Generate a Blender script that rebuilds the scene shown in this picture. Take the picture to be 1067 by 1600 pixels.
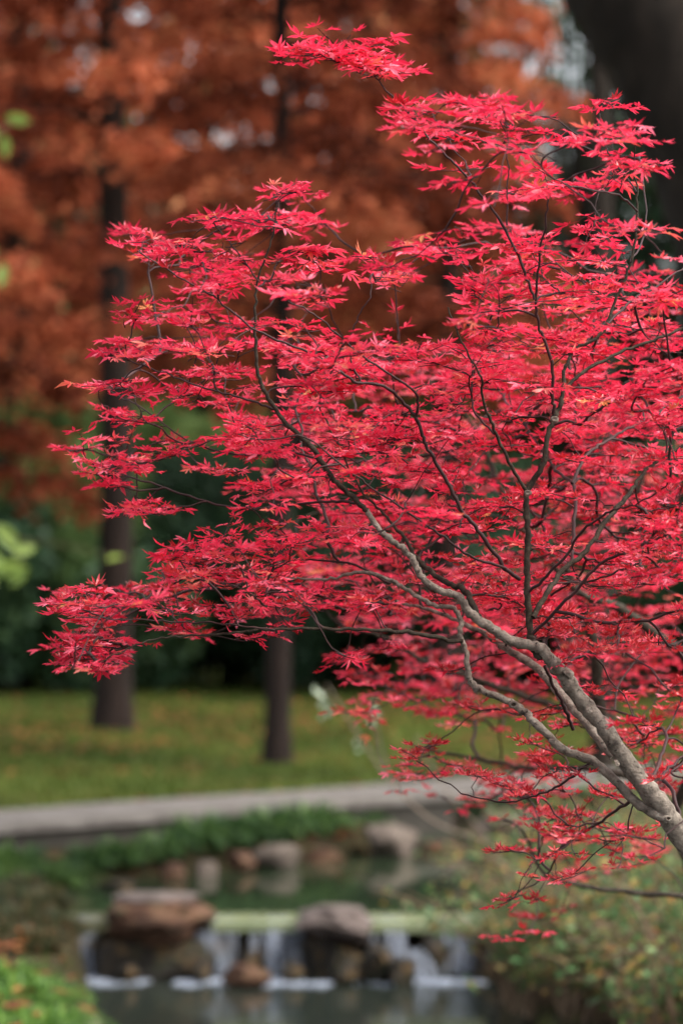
import bpy, math, random
import numpy as np
from mathutils import Vector

random.seed(7)
R = np.random.RandomState(11)
for o in list(bpy.data.objects):
    bpy.data.objects.remove(o)
scene = bpy.context.scene
COL = scene.collection

# ------------------------------------------------------------------ camera, sky, sun, exposure
CAMZ, HOR, FPX = 2.25, 850.0, 6000.0
cam_d = bpy.data.cameras.new('camera')
cam = bpy.data.objects.new('camera', cam_d); COL.objects.link(cam)
cam.location = (0, 0, CAMZ)
cam.rotation_euler = (math.radians(90 + 0.477), 0, 0)
cam_d.sensor_fit = 'VERTICAL'; cam_d.sensor_height = 36; cam_d.lens = 135
cam_d.clip_start = 0.1; cam_d.clip_end = 3000
cam_d.dof.use_dof = True; cam_d.dof.focus_distance = 6.55; cam_d.dof.aperture_fstop = 4.2
cam_d.dof.aperture_blades = 0
scene.camera = cam

SUN_EL, SUN_AZ = 54.0, 112.0        # azimuth measured from +Y towards +X
w = bpy.data.worlds.new('World'); scene.world = w; w.use_nodes = True
nt = w.node_tree; bg = nt.nodes['Background']
sky = nt.nodes.new('ShaderNodeTexSky'); sky.sky_type = 'NISHITA'; sky.sun_disc = False
sky.sun_elevation = math.radians(SUN_EL); sky.sun_rotation = math.radians(SUN_AZ)
sky.dust_density = 4.0; sky.air_density = 1.0; sky.ozone_density = 1.0
hs = nt.nodes.new('ShaderNodeHueSaturation'); hs.inputs['Saturation'].default_value = 0.35
nt.links.new(sky.outputs[0], hs.inputs['Color']); nt.links.new(hs.outputs[0], bg.inputs[0])
bg.inputs[1].default_value = 0.15
sd = bpy.data.lights.new('sun', 'SUN'); sd.energy = 1.5; sd.angle = math.radians(14); sd.color = (1, .94, .86)
so = bpy.data.objects.new('sun', sd); COL.objects.link(so)
_a, _e = math.radians(SUN_AZ), math.radians(SUN_EL)
sdir = Vector((math.sin(_a) * math.cos(_e), math.cos(_a) * math.cos(_e), math.sin(_e)))
so.rotation_euler = sdir.to_track_quat('Z', 'Y').to_euler()
scene.view_settings.view_transform = 'Standard'; scene.view_settings.look = 'None'
scene.view_settings.gamma = 1; scene.view_settings.use_curve_mapping = False
scene.view_settings.exposure = 1.3
scene.render.engine = 'CYCLES'
cy = scene.cycles
cy.max_bounces = 7; cy.diffuse_bounces = 3; cy.glossy_bounces = 3; cy.transmission_bounces = 4; cy.transparent_max_bounces = 6
cy.use_denoising = True
cy.sample_clamp_indirect = 6

# ------------------------------------------------------------------ helpers
def P(px, py, d):
    return np.array([(px - 533.5) / FPX * d, d, CAMZ + (HOR - py) / FPX * d])

def mesh(name, V, faces_list, mat=None, smooth=False, tint=None):
    """faces_list: list of int arrays (n,k)."""
    me = bpy.data.meshes.new(name)
    V = np.asarray(V, dtype=np.float32)
    fl = [np.asarray(f, dtype=np.int32) for f in faces_list if len(f)]
    me.vertices.add(len(V)); me.vertices.foreach_set('co', V.ravel())
    loops = np.concatenate([f.ravel() for f in fl])
    tot = np.concatenate([np.full(len(f), f.shape[1], dtype=np.int32) for f in fl])
    st = np.concatenate([[0], np.cumsum(tot)[:-1]]).astype(np.int32)
    me.loops.add(len(loops)); me.loops.foreach_set('vertex_index', loops)
    me.polygons.add(len(tot)); me.polygons.foreach_set('loop_start', st); me.polygons.foreach_set('loop_total', tot)
    me.polygons.foreach_set('use_smooth', np.full(len(tot), bool(smooth)))
    if tint is not None:
        at = me.attributes.new('tint', 'FLOAT', 'POINT'); at.data.foreach_set('value', np.asarray(tint, dtype=np.float32))
    me.update(calc_edges=True)
    if mat: me.materials.append(mat)
    return me

def link(name, data, parent=None):
    o = bpy.data.objects.new(name, data); COL.objects.link(o)
    if parent is not None: o.parent = parent
    return o

def tag(o, label=None, cat=None, group=None, kind=None):
    if label: o['label'] = label
    if cat: o['category'] = cat
    if group: o['group'] = group
    if kind: o['kind'] = kind
    return o

def empty(name, loc=(0, 0, 0), label=None, cat=None, group=None, rz=0):
    o = bpy.data.objects.new(name, None); COL.objects.link(o)
    o.location = Vector([float(v) for v in loc]); o.rotation_euler = (0, 0, rz); o.empty_display_size = .1
    return tag(o, label, cat, group)

class MB:
    def __init__(s): s.V = []; s.F3 = []; s.F4 = []; s.T = []; s.n = 0
    def add(s, V, F, t=0.5):
        V = np.asarray(V, float); F = np.asarray(F, int)
        (s.F3 if F.shape[1] == 3 else s.F4).append(F + s.n)
        s.V.append(V); s.T.append(np.full(len(V), t) if np.isscalar(t) else np.asarray(t)); s.n += len(V)
    def mesh(s, name, mat, smooth=False):
        return mesh(name, np.concatenate(s.V), ([np.concatenate(s.F3)] if s.F3 else []) + ([np.concatenate(s.F4)] if s.F4 else []), mat, smooth, np.concatenate(s.T))

def catmull(pts, n=6):
    pts = np.asarray(pts, float)
    p = np.vstack([2 * pts[0] - pts[1], pts, 2 * pts[-1] - pts[-2]])
    out = []
    for i in range(1, len(p) - 2):
        t = np.linspace(0, 1, n, endpoint=False)[:, None]
        a, b, c, d = p[i - 1], p[i], p[i + 1], p[i + 2]
        out.append(0.5 * ((2 * b) + (-a + c) * t + (2 * a - 5 * b + 4 * c - d) * t ** 2 + (-a + 3 * b - 3 * c + d) * t ** 3))
    out.append(pts[-1:])
    return np.vstack(out)

def tube(path, rad, sides=8, cap=True, rough=0.0, flat=1.0):
    path = np.asarray(path, float); n = len(path)
    rad = np.broadcast_to(np.asarray(rad, float), (n,))
    T = np.gradient(path, axis=0); T /= np.linalg.norm(T, axis=1)[:, None] + 1e-9
    up = np.array([0, 0, 1.]) if abs(T[0][2]) < .9 else np.array([1., 0, 0])
    N = np.zeros_like(T); v = np.cross(up, T[0]); v /= np.linalg.norm(v); N[0] = v
    for i in range(1, n):
        v = N[i - 1] - T[i] * np.dot(N[i - 1], T[i]); N[i] = v / (np.linalg.norm(v) + 1e-9)
    B = np.cross(T, N)
    a = np.linspace(0, 2 * np.pi, sides, endpoint=False)
    rr = rad[:, None] * np.ones(sides)[None]
    if rough:
        rr = rr * (1 + rough * R.uniform(-1, 1, rr.shape))
    V = path[:, None, :] + rr[:, :, None] * (np.cos(a)[None, :, None] * N[:, None, :] + flat * np.sin(a)[None, :, None] * B[:, None, :])
    V = V.reshape(-1, 3)
    i = np.arange(n - 1)[:, None] * sides; j = np.arange(sides)[None]; k = (j + 1) % sides
    F = np.stack([i + j, i + k, i + sides + k, i + sides + j], -1).reshape(-1, 4)
    return V, F

def hnoise(x, y, s=1.0, seed=0):
    r = np.random.RandomState(seed); z = 0
    for k in range(6):
        a, b, c = r.uniform(-1, 1, 3); f = s * (1.6 ** (k * .7))
        z = z + np.sin((a * x + b * y) * f * 3 + c * 9) * (.75 ** k)
    return z / 2.2

# ------------------------------------------------------------------ materials
def mat_new(name):
    m = bpy.data.materials.new(name); m.use_nodes = True
    n = m.node_tree; n.nodes.clear()
    out = n.nodes.new('ShaderNodeOutputMaterial')
    return m, n, out

def ramp(n, src, stops):
    r = n.nodes.new('ShaderNodeValToRGB'); e = r.color_ramp.elements
    while len(e) < len(stops): e.new(0.5)
    for i, (p, c) in enumerate(stops):
        e[i].position = p; e[i].color = (*c, 1)
    n.links.new(src, r.inputs[0]); return r.outputs[0]

def noise(n, scale, detail=4, rough=.6, vec=None, dist=0):
    t = n.nodes.new('ShaderNodeTexNoise'); t.inputs['Scale'].default_value = scale
    t.inputs['Detail'].default_value = detail; t.inputs['Roughness'].default_value = rough
    t.inputs['Distortion'].default_value = dist
    if vec is not None: n.links.new(vec, t.inputs['Vector'])
    return t.outputs['Fac']

def pos(n, scale=None, kind='Object'):
    c = n.nodes.new('ShaderNodeTexCoord'); o = c.outputs[kind]
    if scale:
        m = n.nodes.new('ShaderNodeMapping'); m.inputs['Scale'].default_value = scale
        n.links.new(o, m.inputs[0]); o = m.outputs[0]
    return o

def mixc(n, f, a, b, mode='MIX'):
    m = n.nodes.new('ShaderNodeMix'); m.data_type = 'RGBA'; m.blend_type = mode
    if hasattr(f, 'links') or not isinstance(f, (int, float)): n.links.new(f, m.inputs['Factor'])
    else: m.inputs['Factor'].default_value = f
    for v, k in ((a, 6), (b, 7)):
        if isinstance(v, tuple): m.inputs[k].default_value = (*v, 1)
        else: n.links.new(v, m.inputs[k])
    return m.outputs[2]

def leafmat(name, stops, transl=.4, rough=.45, spec=.4, obj_rand=0.0, tcol=None, nscale=None):
    m, n, out = mat_new(name)
    at = n.nodes.new('ShaderNodeAttribute'); at.attribute_name = 'tint'
    src = at.outputs['Fac']
    if nscale:
        ad = n.nodes.new('ShaderNodeMath'); ad.operation = 'MULTIPLY_ADD'
        n.links.new(noise(n, nscale, 3, .6, pos(n)), ad.inputs[0]); ad.inputs[1].default_value = .9
        ad2 = n.nodes.new('ShaderNodeMath'); ad2.operation = 'SUBTRACT'; ad2.inputs[1].default_value = .45
        n.links.new(src, ad2.inputs[0]); n.links.new(ad2.outputs[0], ad.inputs[2]); src = ad.outputs[0]
    if obj_rand:
        oi = n.nodes.new('ShaderNodeObjectInfo')
        a2 = n.nodes.new('ShaderNodeMath'); a2.operation = 'MULTIPLY_ADD'; a2.inputs[1].default_value = obj_rand
        n.links.new(oi.outputs['Random'], a2.inputs[0]); n.links.new(src, a2.inputs[2])
        a3 = n.nodes.new('ShaderNodeMath'); a3.operation = 'SUBTRACT'; a3.inputs[1].default_value = obj_rand / 2
        n.links.new(a2.outputs[0], a3.inputs[0]); src = a3.outputs[0]
    c = ramp(n, src, stops)
    b = n.nodes.new('ShaderNodeBsdfPrincipled'); b.inputs['Roughness'].default_value = rough
    b.inputs['Specular IOR Level'].default_value = spec
    n.links.new(c, b.inputs['Base Color'])
    t = n.nodes.new('ShaderNodeBsdfTranslucent')
    if tcol: n.links.new(mixc(n, .75, c, tcol), t.inputs[0])
    else: n.links.new(c, t.inputs[0])
    mx = n.nodes.new('ShaderNodeMixShader'); mx.inputs[0].default_value = transl
    n.links.new(b.outputs[0], mx.inputs[1]); n.links.new(t.outputs[0], mx.inputs[2]); n.links.new(mx.outputs[0], out.inputs[0])
    return m

def surf(name, stops, scale=6, rough=.85, bump=.3, bscale=None, stretch=None, detail=6, spec=.3, extra=None, bdist=.01):
    m, n, out = mat_new(name)
    v = pos(n, stretch)
    c = ramp(n, noise(n, scale, detail, .65, v), stops)
    if extra:
        sc, lo, hi, ec = extra
        f = ramp(n, noise(n, sc, 5, .7, v, .5), [(lo, (0, 0, 0)), (hi, (1, 1, 1))])
        c = mixc(n, f, c, ec)
    b = n.nodes.new('ShaderNodeBsdfPrincipled'); b.inputs['Roughness'].default_value = rough
    b.inputs['Specular IOR Level'].default_value = spec
    n.links.new(c, b.inputs['Base Color'])
    if bump:
        bp = n.nodes.new('ShaderNodeBump'); bp.inputs['Strength'].default_value = bump; bp.inputs['Distance'].default_value = bdist
        n.links.new(noise(n, bscale or scale * 3, 8, .7, v), bp.inputs['Height']); n.links.new(bp.outputs[0], b.inputs['Normal'])
    n.links.new(b.outputs[0], out.inputs[0])
    return m

M = {}
RED = [(0.0, (.16, .003, .014)), (.22, (.42, .008, .030)), (.55, (.78, .028, .085)), (.86, (.92, .26, .36)), (.885, (.62, .16, .05)), (1.0, (.72, .38, .12))]  # the pink stop paints soft sky highlights into the leaf colour
M['maple'] = leafmat('maple_leaf_red', RED, .50, .42, .5, tcol=(1.0, .045, .11))
M['maple_back'] = leafmat('maple_leaf_red_second', RED, .50, .45, .5, tcol=(.98, .07, .13))
M['maple_dry'] = leafmat('maple_leaf_shrivelled', [(0, (.16, .006, .012)), (.5, (.42, .014, .028)), (.9, (.66, .05, .06)), (1, (.7, .16, .12))], .3, .35, .6, tcol=(.8, .03, .04))
M['redwood'] = leafmat('redwood_needles_rust', [(0, (.060, .015, .008)), (.3, (.20, .042, .018)), (.55, (.42, .105, .048)), (.85, (.60, .19, .088)), (1, (.50, .26, .11))], .4, .7, .15, obj_rand=.2, nscale=1.5)
M['ever'] = leafmat('evergreen_leaves', [(0, (.018, .044, .024)), (.6, (.050, .108, .050)), (1, (.12, .19, .075))], .2, .5, .3, obj_rand=.3, nscale=1.1)
M['green'] = leafmat('green_leaves', [(0, (.06, .12, .04)), (.6, (.16, .26, .09)), (1, (.32, .42, .14))], .3, .5, .3, obj_rand=.3, nscale=1.1)
M['lime'] = leafmat('yellow_green_leaves', [(0, (.15, .25, .05)), (1, (.34, .42, .12))], .5, .5, .3, tcol=(.36, .48, .10))
M['shrub'] = leafmat('shrub_leaves_mixed', [(0, (.05, .10, .035)), (.40, (.10, .21, .07)), (.62, (.17, .25, .07)), (.76, (.26, .15, .06)), (.88, (.46, .32, .07)), (1, (.36, .10, .04))], .35, .5, .3)
M['grass'] = leafmat('strap_grass', [(0, (.014, .040, .010)), (.6, (.048, .112, .026)), (1, (.15, .24, .05))], .3, .45, .35, obj_rand=.35)
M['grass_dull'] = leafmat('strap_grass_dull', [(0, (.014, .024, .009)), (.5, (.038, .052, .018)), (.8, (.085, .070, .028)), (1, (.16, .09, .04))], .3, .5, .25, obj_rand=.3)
M['green_lit'] = leafmat('green_leaves_painted_lit', [(0, (.09, .16, .05)), (.6, (.20, .31, .10)), (1, (.36, .46, .15))], .4, .5, .3)  # green leaves given a lit colour to offset the redwoods' shade
M['grass_bright'] = leafmat('strap_grass_bright', [(0, (.04, .10, .015)), (.6, (.10, .22, .03)), (1, (.22, .34, .06))], .35, .45, .35)  # brighter green blades than the other tufts
M['lawn_blade'] = leafmat('lawn_blades', [(0, (.034, .052, .010)), (.6, (.080, .120, .018)), (1, (.17, .17, .035))], .3, .6, .2)
M['litter'] = leafmat('fallen_leaves_rust', [(0, (.07, .02, .010)), (.6, (.20, .06, .022)), (1, (.36, .15, .05))], .2, .7, .2)
M['pale_leaf'] = leafmat('pale_leaves', [(0, (.35, .45, .30)), (1, (.6, .66, .5))], .35, .6, .3)
M['bark'] = surf('maple_bark', [(.28, (.055, .045, .038)), (.42, (.165, .138, .110)), (.58, (.29, .248, .20)), (.75, (.45, .40, .335))], 60, .85, 1.0, 200, (1, 1, 1), extra=(110, .58, .66, (.03, .022, .018)), bdist=.006)
M['bark_up'] = surf('maple_bark_upper', [(.30, (.012, .009, .006)), (.5, (.034, .026, .016)), (.75, (.095, .077, .052))], 80, .8, .8, 260, (1, 1, 1), extra=(90, .60, .70, (.015, .011, .009)), bdist=.003)
M['twig'] = surf('maple_twig', [(.3, (.018, .008, .008)), (.6, (.048, .020, .019)), (.8, (.13, .075, .062))], 14, .6, 0)
M['knot'] = surf('knot_wood', [(.3, (.02, .014, .01)), (.7, (.07, .045, .03))], 60, .9, .3)
M['rbark'] = surf('redwood_bark', [(.25, (.007, .004, .003)), (.55, (.020, .011, .008)), (.8, (.045, .027, .020))], 5, .95, .9, 14, (4, 4, .5), bdist=.03)
M['dbark'] = surf('dark_tree_bark', [(.3, (.008, .006, .004)), (.5, (.024, .017, .012)), (.75, (.055, .040, .028))], 2.2, .95, .9, 12, (3, 3, .6), bdist=.03)
M['stone'] = surf('path_stone', [(.3, (.075, .064, .056)), (.5, (.130, .115, .102)), (.7, (.18, .162, .146))], 7, .85, .3, 40)
M['stone_side'] = surf('path_side_stone', [(.3, (.02, .018, .014)), (.7, (.06, .052, .042))], 5, .9, .5, 20)
M['rock_a'] = surf('rock_brown', [(.3, (.022, .012, .008)), (.5, (.088, .040, .022)), (.7, (.20, .11, .062))], 6, .8, .9, 16, (1, 1, 2.2), extra=(9, .56, .66, (.05, .06, .025)), bdist=.03)
M['rock_top'] = surf('rock_greyish', [(.3, (.045, .033, .028)), (.5, (.11, .083, .072)), (.72, (.22, .175, .16))], 7, .75, .8, 18, extra=(6, .60, .70, (.10, .06, .04)), bdist=.02)
M['rock_wet'] = surf('rock_wet_mossy', [(.3, (.006, .005, .004)), (.52, (.022, .016, .009)), (.68, (.15, .085, .028))], 9, .6, .9, 20, spec=.3, extra=(5, .52, .64, (.018, .022, .007)), bdist=.03)
M['rock_pale'] = surf('rock_pale', [(.25, (.06, .045, .035)), (.55, (.13, .10, .08)), (.8, (.24, .20, .165))], 7, .85, .7, 18, bdist=.02)
M['sill'] = surf('weir_sill_stone', [(.3, (.15, .18, .09)), (.7, (.26, .29, .16))], 5, .25, .2, 20, spec=.6)
M['sill_moss'] = surf('weir_sill_mossy', [(.3, (.03, .03, .015)), (.55, (.075, .075, .035)), (.7, (.15, .15, .08))], 9, .5, .4, 30)
M['dry'] = surf('dry_stem', [(.3, (.09, .06, .036)), (.7, (.23, .155, .10))], 10, .9, 0)
M['pale_stem'] = surf('pale_stem', [(.3, (.15, .11, .08)), (.7, (.28, .22, .17))], 10, .9, 0)

def ground_mat():
    m, n, out = mat_new('ground_turf_and_soil')
    v = pos(n)
    g = ramp(n, noise(n, .55, 8, .7, v, .4), [(.30, (.034, .044, .010)), (.5, (.062, .084, .014)), (.66, (.10, .11, .022))])
    lit = ramp(n, noise(n, 1.3, 8, .75, v, .6), [(.50, (0, 0, 0)), (.62, (1, 1, 1))])
    c = mixc(n, lit, g, (.10, .048, .02))
    # near banks: leaf mould and soil
    s = n.nodes.new('ShaderNodeSeparateXYZ'); n.links.new(v, s.inputs[0])
    mr = n.nodes.new('ShaderNodeMapRange'); mr.inputs['From Min'].default_value = 24.5; mr.inputs['From Max'].default_value = 27.5
    n.links.new(s.outputs['Y'], mr.inputs['Value'])
    soil = ramp(n, noise(n, 5, 8, .7, v), [(.3, (.014, .012, .007)), (.55, (.036, .030, .014)), (.75, (.075, .045, .02))])
    c = mixc(n, mr.outputs[0], soil, c)
    b = n.nodes.new('ShaderNodeBsdfPrincipled'); b.inputs['Roughness'].default_value = .95; b.inputs['Specular IOR Level'].default_value = .1
    n.links.new(c, b.inputs['Base Color'])
    bp = n.nodes.new('ShaderNodeBump'); bp.inputs['Strength'].default_value = .6; bp.inputs['Distance'].default_value = .04
    n.links.new(noise(n, 14, 8, .7, v), bp.inputs['Height']); n.links.new(bp.outputs[0], b.inputs['Normal'])
    n.links.new(b.outputs[0], out.inputs[0]); return m
M['ground'] = ground_mat()

def water_mat(name, base, wave, stretch, strength):
    m, n, out = mat_new(name)
    v = pos(n, stretch)
    b = n.nodes.new('ShaderNodeBsdfPrincipled'); b.inputs['Base Color'].default_value = (*base, 1)
    b.inputs['Roughness'].default_value = .07; b.inputs['IOR'].default_value = 1.33; b.inputs['Specular IOR Level'].default_value = .5
    bp = n.nodes.new('ShaderNodeBump'); bp.inputs['Strength'].default_value = strength; bp.inputs['Distance'].default_value = .02
    n.links.new(noise(n, wave, 4, .55, v), bp.inputs['Height']); n.links.new(bp.outputs[0], b.inputs['Normal'])
    n.links.new(b.outputs[0], out.inputs[0]); return m
M['water_low'] = water_mat('lower_pool_water', (.022, .028, .022), 5, (1, .5, 1), .35)
M['water_up'] = water_mat('upper_pool_water', (.022, .036, .018), 3, (1, .5, 1), .10)

def foam_mat(name, a):
    m, n, out = mat_new(name)
    b = n.nodes.new('ShaderNodeBsdfPrincipled'); b.inputs['Base Color'].default_value = (.62, .68, .80, 1); b.inputs['Roughness'].default_value = .35
    t = n.nodes.new('ShaderNodeBsdfTranslucent'); t.inputs[0].default_value = (.75, .8, .88, 1)
    tr = n.nodes.new('ShaderNodeBsdfTransparent')
    m1 = n.nodes.new('ShaderNodeMixShader'); m1.inputs[0].default_value = .4
    n.links.new(b.outputs[0], m1.inputs[1]); n.links.new(t.outputs[0], m1.inputs[2])
    m2 = n.nodes.new('ShaderNodeMixShader')
    f = ramp(n, noise(n, 9, 5, .6, pos(n)), [(.35, (a * .4,) * 3), (.65, (a,) * 3)])
    n.links.new(f, m2.inputs[0]); n.links.new(tr.outputs[0], m2.inputs[1]); n.links.new(m1.outputs[0], m2.inputs[2])
    n.links.new(m2.outputs[0], out.inputs[0]); return m
M['foam'] = foam_mat('white_foam', .6)
M['fall'] = foam_mat('falling_water', .26)

# ------------------------------------------------------------------ ground
def sst(a, b, x):
    t = np.clip((x - a) / (b - a), 0, 1); return t * t * (3 - 2 * t)

def chan(x, y):
    """1 inside the stream bed, 0 on the banks"""
    lo_l = np.interp(y, [0, 14, 17, 19, 20], [-1.0, -.86, -1.05, -1.25, -1.42])
    lo_r = np.interp(y, [0, 14, 17, 19, 20], [.5, .58, .66, .80, .92])
    low = sst(-.16, .06, np.minimum(x - lo_l, lo_r - x) + .05 * hnoise(x, y, 3, 3)) * sst(20.25, 20.05, y)
    far = 23.95 + 1.3 * x
    up = sst(-.2, .05, np.minimum(np.minimum(x + 1.5, 1.15 - x), (far - y) * .6) + .05 * hnoise(x, y, 3, 4)) * sst(19.9, 20.05, y)
    br = sst(-.25, .05, np.minimum(x - .55, 1.75 - x)) * sst(22.5, 23.5, y) * sst(37, 33, y)
    up = np.maximum(up, br)
    return low, up

def hgt(x, y):
    x = np.asarray(x, float); y = np.asarray(y, float)
    low, up = chan(x, y)
    base = .47 + .03 * hnoise(x, y, .5, 5) + .012 * (np.clip(y, 30, 60) - 30) * .3
    base = base - .08 * sst(20.5, 26, y) * sst(30, 26, y)
    base = base + sst(.9, 3, x) * sst(20, 14, y) * .18
    base = base - .14 * sst(18.5, 20.5, y) * sst(24.5, 21, y)
    base = base + np.clip(y - 75, 0, 200) * .045
    z = base * (1 - low) + (-.3) * low
    z = z * (1 - up) + (.02) * up
    return z

xs = np.concatenate([np.array([-700, -400, -200, -120, -80, -50, -35, -25, -18, -13, -9, -7]), np.arange(-5.5, 5.5, .11), np.array([5.6, 7, 9, 13, 18, 25, 35, 50, 80, 120, 200, 400, 700])])
ys = np.concatenate([np.array([-60, -30, -15, -6]), np.arange(-2, 12, .5), np.arange(12, 27.5, .1), np.arange(27.5, 50, .45), np.array([51, 53, 56, 60, 65, 70, 76, 84, 95, 110, 140, 180, 230, 300, 400, 550, 800, 1300])])
GX, GY = np.meshgrid(xs, ys)
GZ = hgt(GX, GY) + np.where((GY > 12) & (GY < 30), .012 * hnoise(GX, GY, 6, 8), 0)
nx, ny = len(xs), len(ys)
i, j = np.meshgrid(np.arange(ny - 1), np.arange(nx - 1), indexing='ij'); a = (i * nx + j).ravel()
gf = np.stack([a, a + 1, a + nx + 1, a + nx], -1)
g = link('ground', mesh('ground', np.stack([GX.ravel(), GY.ravel(), GZ.ravel()], -1), [gf], M['ground'], True)); tag(g, kind='structure')

def sheet(name, x0, x1, y0, y1, z, mat):
    X, Y = np.meshgrid(np.linspace(x0, x1, 12), np.linspace(y0, y1, 20)); n = 12
    i, j = np.meshgrid(np.arange(19), np.arange(11), indexing='ij'); a = (i * n + j).ravel()
    o = link(name, mesh(name, np.stack([X.ravel(), Y.ravel(), np.full(X.size, z)], -1), [np.stack([a, a + 1, a + n + 1, a + n], -1)], mat, True))
    return tag(o, kind='structure')
sheet('water_lower_pool', -2.0, 1.8, 0, 20.02, 0.0, M['water_low'])
sheet('water_upper_pool', -2.0, 1.95, 20.3, 35, 0.285, M['water_up'])

# ------------------------------------------------------------------ the path: stone slabs laid side by side on a low wall
def box(mb, c, s, rot=0, t=.5, bev=0.0):
    cx, cy_, cz = c; sx, sy, sz = [v / 2 for v in s]
    if bev:
        prof = [(-sz, 0), (sz - bev, 0), (sz, bev)]
    else: prof = [(-sz, 0), (sz, 0)]
    V = []
    for z, ins in prof:
        for ax, ay in ((-1, -1), (1, -1), (1, 1), (-1, 1)):
            V.append((ax * (sx - ins), ay * (sy - ins), z))
    V = np.array(V); c_, s_ = math.cos(rot), math.sin(rot)
    W = np.stack([V[:, 0] * c_ - V[:, 1] * s_ + cx, V[:, 0] * s_ + V[:, 1] * c_ + cy_, V[:, 2] + cz], -1)
    F = [(3, 2, 1, 0)]
    for k in range(len(prof) - 1):
        for q in range(4):
            F.append((k * 4 + q, k * 4 + (q + 1) % 4, k * 4 + 4 + (q + 1) % 4, k * 4 + 4 + q))
    e = (len(prof) - 1) * 4; F.append((e, e + 1, e + 2, e + 3))
    mb.add(W, F, t)

PD = np.array([1, 1.09]); PD = PD / np.linalg.norm(PD); PN = np.array([-PD[1], PD[0]])
PC = np.array([0.0, 25.95]); PROT = math.atan2(PD[1], PD[0])
pth = empty('path', (PC[0], PC[1], .5)); tag(pth, kind='structure')
def slab_mesh(L):
    mb = MB(); box(mb, (0, .10, .032), (L - .012, .96, .055), 0, .5, .008)
    return mb.mesh('path_slab', M['stone'])
sm = slab_mesh(.6)
for k in range(-14, 22):
    s_ = k * .6
    o = link('slab', sm, pth); o.rotation_euler = (0, 0, PROT + R.uniform(-.004, .004))
    q = PD * s_; o.location = (q[0], q[1], .002 * R.randn())
mb = MB()                                                    # bearing walls, open where the stream passes under
for (s0, s1) in ((-8.6, .75), (2.45, 13)):
    for side in (-1, 1):
        c = PC + PD * (s0 + s1) / 2 + PN * (side * .36 + .10)
        box(mb, (c[0] - PC[0], c[1] - PC[1], -.23), (s1 - s0, .16, .46), PROT)
link('bearing_wall', mb.mesh('bearing_wall', M['stone_side']), pth)

# ------------------------------------------------------------------ rocks
def rock_mesh(name, s, seed, mat, flat=0.0, rough=.22, sub=4):
    import bmesh
    bm = bmesh.new(); bmesh.ops.create_icosphere(bm, subdivisions=sub, radius=1)
    V = np.array([v.co[:] for v in bm.verts]); F = np.array([[v.index for v in f.verts] for f in bm.faces]); bm.free()
    r = np.random.RandomState(seed)
    for k in range(9):                                       # cut flat facets
        d = r.randn(3); d /= np.linalg.norm(d); c = r.uniform(.55, .85)
        dd = V @ d; m = dd > c; V[m] -= np.outer(dd[m] - c, d) * .9
    n1 = sum(np.sin(V @ (r.randn(3) * f) * 2 + r.uniform(0, 6)) / f for f in (2, 3, 5, 8, 12))
    V *= (1 + rough * n1 * .5)[:, None]
    V[:, 2] = np.where(V[:, 2] > .6, .6 + (V[:, 2] - .6) * (1 - flat), V[:, 2])
    V *= np.array(s) / 2
    return mesh(name, V, [F], mat, False, np.full(len(V), .5))

def rock(name, px0, px1, py0, py1, d, depth, seed, mat, label, group=None, flat=.8, sink=.05):
    c = P((px0 + px1) / 2, (py0 + py1) / 2, d); wd = (px1 - px0) / FPX * d; h = (py1 - py0) / FPX * d + sink
    me = rock_mesh(name, (wd * 1.08, depth, h * 1.15), seed, mat, flat)
    o = link(name, me); o.location = (c[0], c[1], c[2] - sink / 2)
    return tag(o, label, 'rock', group)

# weir: a masonry step with a pale sill, rocks standing on it
wr = empty('weir', (-.25, 20.1, 0), 'low stone weir with pale sill holding back the upper pool', 'weir')
def rel(me_name, mbx, mat, par, sm_=False):
    o = link(me_name, mbx.mesh(me_name, mat, sm_), par); o.location = [-v for v in par.location]; return o
for k, (x0, x1) in enumerate(((-1.55, -1.1), (-1.1, -.68), (-.68, -.22), (-.22, .12), (.12, .5), (.5, .98))):
    mb = MB(); box(mb, ((x0 + x1) / 2, 20.2, .262 + .003 * (k % 2)), (x1 - x0 - .01, .42 + .04 * math.sin(k * 5), .06), .03 * math.sin(k * 3), .5, .012); rel('sill', mb, M['sill'] if x0 > -.7 else M['sill_moss'], wr)
for k in range(13):
    x = -1.45 + k * .195
    me = rock_mesh('face_stone', (.26, .3, .34), 40 + k, M['rock_wet'], .3)
    o = link('face_stone', me, wr); o.location = (x + .25, .06 + .05 * R.randn(), .06 + .02 * R.randn())

def stack(px0, px1, py_top, py_mid, py_bot, d, seed, label):
    """flat capstone over a mossy base boulder; capstone is a child of the boulder"""
    e = empty('weir_boulder', P((px0 + px1) / 2, py_bot, d), label, 'boulder')
    L = np.array(e.location)
    wd = (px1 - px0) / FPX * d
    hb = (py_bot - py_mid) / FPX * d + .12
    b = link('base_stone', rock_mesh('base_stone', (wd * 1.02, .5, hb * 1.25), seed, M['rock_wet'], .6), e)
    b.location = Vector(P((px0 + px1) / 2 + 3, (py_bot + py_mid) / 2 + 18, d) - L)
    ht = (py_mid - py_top) / FPX * d
    t = link('capstone', rock_mesh('capstone', (wd * 1.08, .55, ht * 1.5), seed + 1, M['rock_a'] if wd > .45 else M['rock_top'], .85, .3), e)
    t.location = Vector(P((px0 + px1) / 2, (py_top + py_mid) / 2 + 3, d - .02) - L)
    return e, wd, ht, L
e, wd, ht, L = stack(150, 330, 1398, 1458, 1520, 19.95, 5, 'wide brown flat-topped boulder on the weir, mossy below')
t = link('top_slab', rock_mesh('top_slab', (wd * .86, .42, .085), 8, M['rock_top'], .7, .25), e); t.location = Vector(P(250, 1404, 19.98) - L)
e, wd, ht, L = stack(462, 580, 1420, 1462, 1520, 19.95, 15, 'smaller pinkish grey boulder in the middle of the weir')
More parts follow.
